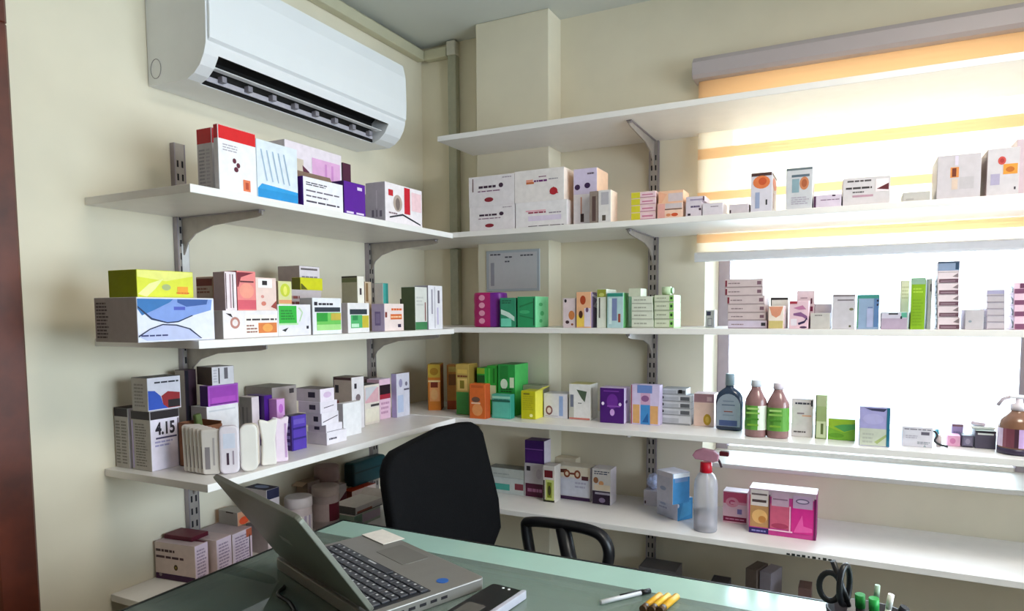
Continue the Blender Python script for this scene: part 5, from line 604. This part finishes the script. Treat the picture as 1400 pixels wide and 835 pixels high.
# spray bottle
R4=EYE-.6282
t=thing('spray_bottle','clear spray bottle with red collar and pink trigger head, bottom window shelf','spray bottle',(1.13,-.263,R4+.0005))
CLR=glass('clear_plastic','ffffff',1.45,.3,'f4f2fa')
mb=MB(); mb.lathe([(0,.031),(.003,.0325),(.128,.0325),(.146,.0305),(.16,.024),(.168,.016),(.173,.0135)],CLR,n=2.3,seg=32); mb.build('body',t)
mb=MB(); mb.lathe([(.002,.0305),(.055,.0305)],glass('clear_liquid','faf8fc',1.33,.1,'ddd8ea'),n=2.3,seg=32); mb.build('liquid',t)
mb=MB(); mb.lathe([(.168,.0165),(.169,.0175),(.196,.016),(.198,.013)],mat('c8102a',.35),seg=24); mb.build('collar',t)
mb=MB(); mb.prism([(-.038,.215),(-.03,.205),(.02,.199),(.034,.204),(.036,.222),(.022,.232),(-.01,.237),(-.03,.228)],1,-.011,.011,mat('dd9aae',.35),bev=.003); mb.build('trigger_head',t)
mb=MB(); mb.box((.05,0,.226),(.026,.017,.013),mat('6e1f2a',.4),bev=.002); mb.build('nozzle',t)
mb=MB(); mb.tube(spline([(.026,0,.214),(.036,0,.203),(.043,0,.186)],5),.0035,mat('3a1a22',.4)); mb.build('trigger',t)
mb=MB(); mb.tube([(0,0,.19),(.004,0,.1),(.01,0,.01)],.0022,mat('c8c2d2',.4),seg=8); mb.build('dip_tube',t)
# crumpled bag on the low white carton
t=thing('plastic_bag','crumpled clear-blue plastic bag on the low white carton','bag',(.922,-.055,R4+.05))
mb=MB(); b=bmesh.new(); bmesh.ops.create_icosphere(b,subdivisions=4,radius=1); rg=random.Random(3)
cc=[Vector((rg.uniform(-1,1),rg.uniform(-1,1),rg.uniform(-1,1))).normalized() for _ in range(26)]
for v in b.verts:
    n=v.co.normalized(); k=max(n.dot(c_) for c_ in cc); s=.72+.34*(k**6)
    v.co=Vector((n.x*.022*s,n.y*.03*s,max(0,(n.z*.026*s+.0225))))
mb.join(b,mat('bcc4e6',.25,vary=.2,scale=90)); mb.build('film',t)
# round tubs on the bottom left shelf
R_4=EYE-.635
for nm,lb,x,y,r1,h,cols in (('round_container','white round container with a lid, beside the laptop screen edge',.135,-.838,.036,.131,('c6b8bc','d9cfd2')),('medicine_tub','larger round mauve-grey tub with a dark red label, bottom left shelf',.112,-.705,.038,.128,('a89a9c','c4b4b2'))):
    t=thing(nm,lb,'container',(x,y,R_4+.0005))
    mb=MB(); mb.lathe([(0,r1*.92),(.004,r1),(h*.78,r1),(h*.8,r1*.96)],mat(cols[0],.4),seg=32); mb.build('body',t)
    mb=MB(); mb.lathe([(h*.79,r1*1.0),(h*.8,r1*1.05),(h*.98,r1*1.04),(h,r1*.97)],mat(cols[1],.4),seg=32); mb.build('lid',t)
    mb=MB(); R=r1+.0006
    for k in range(32):
        a0,a1=2*PI*k/32,2*PI*(k+1)/32
        c0=('d8d0d6' if k%5 else 'a698b4') if nm=='round_container' else ('5e1a2c' if k in (0,1,2,29,30,31) else 'b9a8aa')
        mb.poly([(R*math.cos(a0),R*math.sin(a0),h*.22),(R*math.cos(a1),R*math.sin(a1),h*.22),(R*math.cos(a1),R*math.sin(a1),h*.62),(R*math.cos(a0),R*math.sin(a0),h*.62)],mat(c0))
    mb.build('label',t)
t=thing('lidded_jar','pinkish-brown jar rising behind the round mauve-grey tub','container',(.042,-.62,R_4+.0005))
mb=MB(); mb.lathe([(0,.033),(.004,.036),(.11,.036),(.118,.033)],mat('9a7a74',.4)); mb.build('body',t)
mb=MB(); mb.lathe([(.117,.036),(.118,.0385),(.16,.038),(.163,.035)],mat('b59a9a',.4)); mb.build('lid',t)
# ---------------------------------------------------------------- kraft tray with white packets and pouches, lower left shelf
L3=EYE-.3452
t=thing('kraft_tray','brown kraft open tray behind the row of white packets','tray',(.168,-1.168,L3+.0004))
KR=mat('8a5a3e',.7,vary=.1,scale=40)
mb=MB()
for c_,d_ in (((0,0,.001),(.07,.06,.002)),((-.034,0,.05),(.002,.06,.1)),((.034,0,.047),(.002,.06,.094)),((0,-.029,.05),(.066,.002,.1)),((0,.029,.05),(.066,.002,.1))): mb.box(c_,d_,KR)
mb.build('tray_body',t)
mb=MB(); mb.box((-.012,.018,.1),(.012,.016,.03),mat('5a6a3a',.5),bev=.002,M=Matrix.Rotation(.15,4,'X')); mb.build('green_divider',t)
PK_=mat('d6cec8',.45,vary=.04,scale=30); PW=mat('e9e4de',.4,vary=.03,scale=30)
def pouch(name,label,pos,outline,th,m,rz,lean=0.,marks=(),group=None):
    mb=MB(); mb.prism(outline,0,-th/2,th/2,m,bev=min(.004,th*.3))
    for y0,y1,z0,z1,c in marks: mb.box((th/2+.0003,(y0+y1)/2,(z0+z1)/2),(.0005,y1-y0,z1-z0),mat(c))
    o=mb.build(name,label=label,category='pouch')
    if group: o['group']=group
    o.location=pos; o.rotation_euler=(lean,0,rz)
    return o
ords=('first','second','third','fourth','fifth','sixth')
for k in range(6):
    f=k/5; x=.2075+.062*f; y=-1.222-.002*f
    pouch('white_packet','%s of the six thin white packets from the left, before the kraft tray'%ords[k],(x,y,L3+.0006),[(q[0]*(1+.12*(q[1]/.1)),q[1]) for q in rrect(.036,.104-.006*f,.006,4,0,.0525-.003*f)],.0085,PK_,ang(-52),0,((-.012,-.002,.012,.06,'8a8286'),(.004,.008,.02,.08,'b0a8a8')),'thin white packets')
def taper(w0,w1,h,notch=0.):
    o=[(-w0/2+.003,0),(w0/2-.003,0),(w0/2,.004),(w0/2*.86,h*.55),(w1/2,h*.97),(w1/2-.003,h)]
    if notch: o+=[(notch,h*.985),(0,h*.95),(-notch,h*.985)]
    return o+[(-w1/2+.003,h),(-w1/2,h*.97),(-w0/2*.86,h*.55),(-w0/2,.004)]
pouch('white_pouch','rounded pale pouch with a dark vertical print, right of the thin packets',(.296,-1.2,L3+.0006),rrect(.04,.105,.012,5,0,.0525),.016,mat('dcd3dc',.4,vary=.04),ang(-38),0,((-.006,-.001,.02,.046,'3a2034'),(.006,.009,.02,.05,'9a8a98'),(-.012,.012,.056,.088,'cfd2e2')))
pouch('white_pouch','rounded plain white pouch, second of the large pouches',(.318,-1.166,L3+.0006),rrect(.036,.104,.014,5,0,.052),.012,PW,ang(-38))
pouch('white_pouch','beige pouch half behind the plain white rounded pouch',(.292,-1.139,L3+.0006),rrect(.038,.1,.012,5,0,.05),.012,mat('d0c2b4',.45,vary=.04),ang(-38))
pouch('white_pouch','tall white waisted pouch with flared top, lower left shelf',(.311,-1.104,L3+.0006),taper(.034,.042,.106,.01),.012,PW,ang(-32))
pouch('white_pouch','pinkish white flared pouch, last of the large pouches',(.31,-1.066,L3+.0006),taper(.032,.038,.106,.008),.011,mat('ead6e6',.4,vary=.04),ang(-32),0,((.008,.013,.01,.09,'c39ac8'),))
# ---------------------------------------------------------------- glass desk
DZ=EYE-.5
dk=thing('glass_desk','glass-topped counter desk in the foreground with a pale teal edge band','desk',(1.5,-1.5,0))
dl_=lambda p:(p[0]-1.5,p[1]+1.5,p[2])
X0,X1,YB,YF=.405,3.05,-.968,-2.0
mb=MB(); mb.box(dl_(((X0+X1)/2,(YB+YF)/2,DZ-.005)),(X1-X0,YB-YF,.01),glass('teal_desk_glass','dcebe5',1.5,.26,'bcd0c8'),bev=.001); mb.build('glass_top',dk)
EDGE=mat('a6c8be',.12,vary=.03,scale=12); FRM=mat('a8a49a',.4,vary=.04); INN=mat('86897f',.5,vary=.08,scale=6)
mb=MB(); mb.box(dl_(((X0+X1)/2,YB-.046,DZ-.0057)),(X1-X0-.004,.09,.0116),EDGE); mb.build('back_rail',dk)
mb=MB(); mb.box(dl_(((X0+X1)/2,YB+.0025,DZ-.005)),(X1-X0,.005,.012),BLACKP); mb.build('edge_trim',dk)
mb=MB(); mb.box(dl_((X0-.0025,(YB+YF)/2,DZ-.005)),(.005,YB-YF,.012),BLACKP); mb.build('edge_trim',dk)
mb=MB(); mb.box(dl_((X0+.02,(YB+YF)/2-.05,DZ-.0185)),(.03,YB-YF-.11,.016),FRM); mb.build('side_rail',dk)
mb=MB(); mb.box(dl_(((X0+X1)/2,YB-.08,(DZ-.03)/2)),(X1-X0-.06,.018,DZ-.03),INN); mb.build('back_panel',dk)
mb=MB(); mb.box(dl_((X0+.06,(YB+YF)/2-.05,(DZ-.03)/2)),(.018,YB-YF-.14,DZ-.03),INN); mb.build('side_panel',dk)
mb=MB(); mb.box(dl_(((X0+X1)/2,YF+.02,(DZ-.03)/2)),(X1-X0-.06,.018,DZ-.03),INN); mb.build('front_panel',dk)
mb=MB(); mb.box(dl_(((X0+X1)/2+.03,(YB+YF)/2-.03,DZ-.16)),(X1-X0-.14,YB-YF-.16,.016),mat('8f9a92',.4,vary=.1,scale=5)); mb.build('inner_shelf',dk)
# ---------------------------------------------------------------- laptop
W_,D_=.36,.238; F=Vector((.914,-1.176)); u=Vector((.563+.0-.914,-1.039+1.176)).normalized(); v=Vector((u.y,-u.x)); v=v if v.y<0 else -v
ctr=F+u*W_/2+v*D_/2; rz=math.atan2(-u.y,-u.x)  # local x runs towards F's side, local y away from hinge
lp=thing('laptop','open silver-grey laptop on the glass desk, its screen back towards the left wall','laptop',(ctr.x,ctr.y,DZ+.0005),rz)
SIL=mat('8d8a86',.35,metal=.35,vary=.03,scale=30); SILD=mat('817e7a',.4,metal=.3,vary=.03)
mb=MB(); mb.prism(rrect(W_,D_,.01,4),2,0,.022,SIL,bev=.002); mb.build('base',lp)
kz=.0222
mb=MB(); mb.prism(rrect(W_-.03,.115,.004,3,0,-.045),2,kz-.0005,kz+.0003,mat('23242a',.5)); mb.build('keyboard_tray',lp)
mb=MB(); mb.prism(rrect(.1,.06,.004,3,-.02,.072),2,kz-.0005,kz+.0004,SILD); mb.build('touchpad',lp)
km=MB(); km.box((0,0,.0018),(.0148,.0148,.0036),mat('3b3d45',.4),bev=.0012); key0=None
KEY=mat('3b3d45',.4); GL=mat('c9cbd0',.5)
def keymesh(w,d):
    m=MB(); m.box((0,0,.0018),(w,d,.0036),KEY,bev=.001); m.poly([(-w*.28,d*.05,.00372),(-w*.02,d*.05,.00372),(-w*.02,d*.32,.00372),(-w*.28,d*.32,.00372)],GL); return m
km.bm.free()
base_key=keymesh(.0185,.0152).build('key',lp); base_key.location=(-.152,-.09,kz); n=0
for r_ in range(6):
    x=-.155
    while x<.15:
        w=.0185
        if r_==5 and -.06<x<.03: 
            sp_=keymesh(.104,.0152).build('key',lp); sp_.location=(x+.05,-.09+r_*.018,kz); sp_['label']='wide space bar'; x+=.1105; continue
        if (r_,x)!=(0,-.155):
            k=base_key.copy(); C.objects.link(k); k.parent=lp; k.location=(x+.0095,-.09+r_*.018,kz)
        else: base_key.location=(x+.0095,-.09,kz)
        x+=.0208
mb=MB(); mb.prism([(.011*math.cos(a*PI/10),.011*math.sin(a*PI/10)) for a in range(20)],2,kz-.0002,kz+.0005,mat('2a5fae',.4)); s_=mb.build('sticker',lp,label='round blue sticker'); 
R2_=Matrix.Rotation(-rz,2); q=R2_@(Vector((.854,-1.224))-ctr); s_.location=(q.x,q.y,0)
mb=MB()
for k in range(5): mb.box((W_/2+.0002,-.06+k*.022,.011),(.0008,.013,.005),SLOT)
mb.build('port',lp)
lidl,th=.217,ang(34)
mb=MB(); mb.prism(rrect(W_,lidl,.012,4,0,lidl/2),2,-.0045,.0045,mat('77786f',.38,metal=.3,vary=.05,scale=20),bev=.0015); lid=mb.build('screen_lid',lp)
lid.matrix_local=Matrix.Translation((0,-D_/2+.012,.024))@Matrix.Rotation(PI/2+th,4,'X')@Matrix.Translation((0,.002,0))
mb=MB(); mb.prism(rrect(W_-.024,lidl-.03,.003,3,0,lidl/2+.002),2,-.0056,-.0044,mat('0e1114',.15)); mb.build('display',lid)
mb=MB(); mb.prism([(-.02,lidl/2-.006),(.02,lidl/2-.006),(.02,lidl/2+.006),(-.02,lidl/2+.006)],2,.0044,.0050,mat('9c9c94',.3,metal=.5)); mb.build('lid_plate',lid)
mb=MB(); mb.tube([(-W_/2+.04,-D_/2+.012,.024),(W_/2-.04,-D_/2+.012,.024)],.006,SILD); mb.build('hinge',lp)
mb=MB(); q=R2_@(Vector((.6125,-1.08))-ctr)
mb.box((0,0,.0008),(.086,.052,.0012),mat('efe8e0',.6)); o=mb.build('card',label='blank white card lying on the laptop palm rest',category='card'); o.location=(.612,-1.080,DZ+.0005+kz+.0006); o.rotation_euler=(0,0,rz+.02)
mb=MB(); mb.tube(spline([(.585,-1.335,DZ+.0042),(.60,-1.365,DZ+.0042),(.65,-1.385,DZ+.0042),(.70,-1.43,DZ+.0042),(.76,-1.55,DZ+.0042)],8),.0035,BLACKP); mb.build('power_cable',label='black power cable curling on the glass behind the laptop',category='cable')
# black handheld device beside the laptop
t=thing('card_terminal','black device with a silver edge on the desk, right of the laptop','device',(.952,-1.268,DZ+.0005),ang(-6))
mb=MB(); mb.prism(rrect(.066,.185,.008,4),2,0,.013,BLACKP,bev=.002); mb.build('casing',t)
mb=MB(); mb.prism(rrect(.009,.183,.004,4,.035,0),2,.001,.0155,mat('d6d6e6',.25,metal=.4),bev=.001); mb.build('silver_edge',t)
mb=MB(); mb.prism(rrect(.036,.07,.006,3,-.004,-.03),2,.0128,.0136,mat('5a5854',.2)); mb.build('screen',t)
for k in range(2):
    mb=MB(); mb.prism([(.0025*math.cos(a*PI/6)-.004+k*.012,.082+.0025*math.sin(a*PI/6)) for a in range(12)],2,.0128,.0138,mat('eef0f2',.3)); mb.build('button',t)
# pen and yellow block
t=thing('ballpoint_pen','black and white ballpoint pen pointing at the yellow highlighter block, on the glass desk','pen',(1.16,-1.101,DZ+.0005),math.atan2(.064,.047))
mb=MB(); mb.tube([(-.06,0,.0048),(.025,0,.0048)],.0042,mat('d2d4da',.3)); mb.build('barrel',t)
mb=MB(); mb.tube([(.025,0,.0048),(.045,0,.0048)],.0047,BLACKP); mb.build('cap',t)
mb=MB(); mb.tube([(-.02,0,.0098),(.03,0,.0098)],.0013,BLACKP,seg=6); mb.build('clip',t)
for k in range(3):
    t=thing('yellow_highlighter','%s of the three yellow highlighters lying at the bottom edge of the desk'%('left','middle','right')[k],'pen',(1.205+.0135*k,-1.104+.004*k,DZ+.0005),ang(80))
    mb=MB(); mb.tube([(-.03,0,.0064),(.024,0,.0064)],.006,mat('d9a51e' if k!=1 else 'e8bc3a',.4)); mb.build('barrel',t)
    mb=MB(); mb.tube([(-.045,0,.0064),(-.03,0,.0064)],.0062,mat('4a2f10',.4)); mb.build('cap',t)
# pen cup with scissors and pens, bottom right
cupx,cupy=1.528,-1.105
t=thing('pen_cup','dark pen cup at the bottom right edge holding scissors and pens','cup',(cupx,cupy,DZ+.0005))
mb=MB(); sg=28; o_=[[(r_*1.25*math.cos(2*PI*k/sg),r_*math.sin(2*PI*k/sg),z) for k in range(sg)] for r_,z in ((.040,0),(.046,.05),(.0435,.05),(.038,.004))]
mb.rings(o_,mat('3a3a40',.4)); mb.build('cup_body',t)
t=thing('scissors','black-handled scissors standing handles up in the pen cup','scissors',(1.49,-1.10,DZ+.006))
def ring(c_,rx,rz_,r,m,tilt): 
    b=MB(); M=Matrix.Translation(c_)@Matrix.Rotation(tilt,4,'Z'); b.tube([M@Vector((rx*math.cos(a*PI/12),0,rz_*math.sin(a*PI/12))) for a in range(24)],r,m,closed=True); return b
SC=mat('15161c',.35)
ring((-.014,0,.072),.015,.022,.0045,SC,0).build('handle',t); ring((.006,0,.078),.018,.03,.0045,SC,ang(68)).build('handle',t)
mb=MB(); mb.prism([(-.008,.05),(.006,.05),(.002,.0),(-.002,.0)],1,-.001,.001,STEEL); mb.prism([(-.002,.05),(.012,.052),(.004,.0),(.0,.0)],1,.0012,.003,STEEL); mb.build('blade',t)
mb=MB(); mb.tube([(-.011,-.001,.113),(.008,.002,.06),(.012,.002,.045)],.0042,SC); mb.build('shank',t)
def pen(nm,lb,cat,p0,p1,r,c0,c1,f=.7):
    a,b=Vector(p0),Vector(p1); t=thing(nm,lb,cat,tuple(a)); d=b-a
    m_=MB(); m_.tube([(0,0,0),tuple(d*f)],r,mat(c0,.4)); m_.build('barrel',t); m_=MB(); m_.tube([tuple(d*f),tuple(d)],r*1.08,mat(c1,.4)); m_.build('cap',t)
zb=DZ+.008
pen('green_marker','left green-capped marker in the pen cup','pen',(1.52,-1.10,zb),(1.517,-1.106,EYE-.424),.0065,'2a2a2c','1f8a3c')
pen('green_marker','right green-capped marker in the pen cup','pen',(1.538,-1.112,zb),(1.535,-1.118,EYE-.422),.0065,'e2e4e4','2aa04a')
pen('silver_pen','thin silver pen standing tallest among the green markers','pen',(1.536,-1.093,zb),(1.54,-1.095,EYE-.41),.0035,'c9ccd0','9fb8a4')
pen('white_pen','white pen leaning to the right in the pen cup','pen',(1.548,-1.1,zb),(1.558,-1.1,EYE-.419),.004,'e6e4da','efeee8')
pen('black_marker','black marker leaning at the right side of the pen cup','pen',(1.55,-1.112,zb),(1.575,-1.118,EYE-.428),.006,'202028','14141c')
# ---------------------------------------------------------------- office chair
ch=thing('office_chair','black office chair behind the glass desk, turned to the right','chair',(.80,-.725,0),ang(-6))
FAB=mat('08080b',.85,vary=.35,scale=260,spec=.15,bump=.2)
mb=MB(); hw=.218; H0,H1=.66,1.022
out=[]
for p in ([(-hw,H0+.06),(-hw-.006,.80),(-hw+.004,.93)]+[(-hw+.1+(-.095)*math.cos(a),.935+.07*math.sin(a)) for a in (.4,.8,1.2)]+[(-.06,1.012),(.06,1.03),(.15,1.032)]+[(hw-.055+.05*math.sin(a),.982+.05*math.cos(a)) for a in (.3,.8,1.3)]+[(hw-.002,.9),(hw+.003,.80),(hw-.01,H0+.06),(hw-.07,H0),(-hw+.07,H0)]): out.append(p)
def bp_(y,z,off): # curved shell, reclined
    k=(z-H0)/(H1-H0); return (-.232-.085*k+.035*(1-abs(y/hw)**2)*-.6+off,y,z)
cy_=sum(p[0] for p in out)/len(out); cz_=sum(p[1] for p in out)/len(out)
def shell(off): 
    R=[]
    for s in (1,.99,.95,.8,.6,.4,.2,.02): R.append([bp_(cy_+(p[0]-cy_)*s,cz_+(p[1]-cz_)*s,off*(1-.0 if s<.99 else .35 if s==1 else .8)) for p in out])
    return R
A=shell(.018); B_=shell(-.018)
mb.rings(A[::-1]+B_,FAB); mb.build('backrest',ch,smooth='fix')
mb=MB(); mb.prism(rrect(.44,.43,.07,5,.0,0),2,.44,.5,FAB,bev=.015); mb.build('seat',ch)
for sy in (1,-1):
    y=.235*sy
    pth=spline([(-.11,y,.50),(-.14,y,.60),(-.165,y,.72),(-.15,y,.744),(-.05,y,.753),(.04,y,.752),(.082,y,.735),(.097,y,.69),(.075,y,.62),(.02,y,.53),(-.02,y,.485)],7)
    mb=MB(); mb.tube(pth,.015,BLACKP,flat=1.3); mb.tube([(-.045,y,.748),(-.01,y,.60),(-.005,y,.50)],.021,BLACKP,flat=1.1); mb.build('armrest',ch)
mb=MB(); mb.tube([(-.245,0,.70),(-.25,0,.52),(-.12,0,.42),(0,0,.42)],.02,BLACKP,flat=2.); mb.build('back_support',ch)
mb=MB(); mb.tube([(0,0,.10),(0,0,.44)],.025,STEEL,seg=16); mb.build('gas_column',ch)
for k in range(5):
    a=2*PI*k/5+.3; mb=MB(); mb.tube([(0,0,.11),(.26*math.cos(a),.26*math.sin(a),.075)],.017,BLACKP); mb.build('base_arm',ch)
    mb=MB(); mb.tube([(.26*math.cos(a)-.012*math.sin(a),.26*math.sin(a)+.012*math.cos(a),.028),(.26*math.cos(a)+.012*math.sin(a),.26*math.sin(a)-.012*math.cos(a),.028)],.026,BLACKP,seg=16); mb.build('caster',ch)
# ---------------------------------------------------------------- things on the low shelf behind the desk
L5=EYE-.93
def lowbox(label,c_,d_,col,name='medicine_box',rz=0,cat='box'):
    mb=MB(); mb.box((0,0,d_[2]/2),d_,mat(col),bev=.001); mb.box((0,-d_[1]/2-.0004,d_[2]*.5),(d_[0]*.7,.0008,d_[2]*.25),mat('9a8f96')); o=mb.build(name,label=label,category=cat,group='boxes on the low shelf behind the desk'); o.location=(c_[0],c_[1],L5+.0004); o.rotation_euler=(0,0,rz)
lowbox('brown-sided box with a slanted flap, low behind the desk below the three-panel pack',(1.256,-.12,0),(.034,.08,.168),'7a6a62',rz=-.3)
lowbox('pale lilac box beside the brown-sided box, low behind the desk',(1.296,-.12,0),(.034,.08,.165),'a8a0ae',rz=-.3)
lowbox('small pinkish-brown box low behind the desk, left of the scissors',(1.392,-.15,0),(.034,.06,.145),'8a6a66')
lowbox('flat grey box low behind the desk under the window wall upright',(.955,-.08,0),(.12,.09,.108),'6f6a6c')
lowbox('dark low box just showing over the desk edge',(1.165,-.2,0),(.05,.06,.138),'3a3236')
# ---------------------------------------------------------------- added ceiling lamp, out of view, lifting shelf tops and back wall
cl=thing('added_ceiling_lamp','added light panel on the ceiling above the desk, out of view','ceiling light',(1.95,-1.2,EYE+.995-.03))
mb=MB(); mb.box((0,0,.014),(.62,.62,.03),WHITEPL,bev=.003); mb.build('frame',cl)
mb=MB(); mb.box((0,0,-.003),(.56,.56,.006),mat('fff6e8',emit=11.)); mb.build('diffuser',cl)
# ---------------------------------------------------------------- light, sky, camera
WORLD=7.5
sc=bpy.context.scene
w=bpy.data.worlds.new('daylight'); sc.world=w; w.use_nodes=True; nt=w.node_tree; bg=nt.nodes['Background']
bg.inputs['Color'].default_value=(.85,.95,1.1,1); bg.inputs['Strength'].default_value=WORLD
def portal(loc_,rot,sx,sy):
    l=bpy.data.lights.new('window_daylight','AREA'); l.shape='RECTANGLE'; l.size=sx; l.size_y=sy; l.cycles.is_portal=True
    o=bpy.data.objects.new('window_daylight',l); C.objects.link(o); o.location=loc_; o.rotation_euler=rot
portal(((WX0+WX1)/2,.32,(WZ0+WZ1)/2),(-PI/2,0,0),WX1-WX0,WZ1-WZ0)
portal((RX+.08,(SY0+SY1)/2,(SZ0+SZ1)/2),(0,PI/2,0),SZ1-SZ0,SY1-SY0)
cam=bpy.data.cameras.new('camera'); co=bpy.data.objects.new('camera',cam); C.objects.link(co); sc.camera=co
rt=Vector((.8928246231,.4503565915,-.006567559)); up=Vector((-.0269653248,.0680022653,.9973206922)); fw=Vector((-.4495965566,.8902553748,-.0728581087))
M=Matrix((rt,up,-fw)).transposed().to_4x4(); M.translation=(1.5,-2.2221,EYE); co.matrix_world=M
cam.sensor_width=36; cam.sensor_fit='HORIZONTAL'; cam.lens=929.3863/1400*36; cam.shift_y=(494.4469-417.5)/1400; cam.clip_start=.02
sc.view_settings.view_transform='Standard'; sc.view_settings.look='None'; sc.view_settings.gamma=1; sc.view_settings.use_curve_mapping=False; sc.view_settings.exposure=.92
sc.cycles.max_bounces=10; sc.cycles.diffuse_bounces=5; sc.cycles.transparent_max_bounces=16; sc.cycles.sample_clamp_indirect=8; sc.cycles.caustics_reflective=False; sc.cycles.caustics_refractive=False
sc.cycles.use_denoising=True
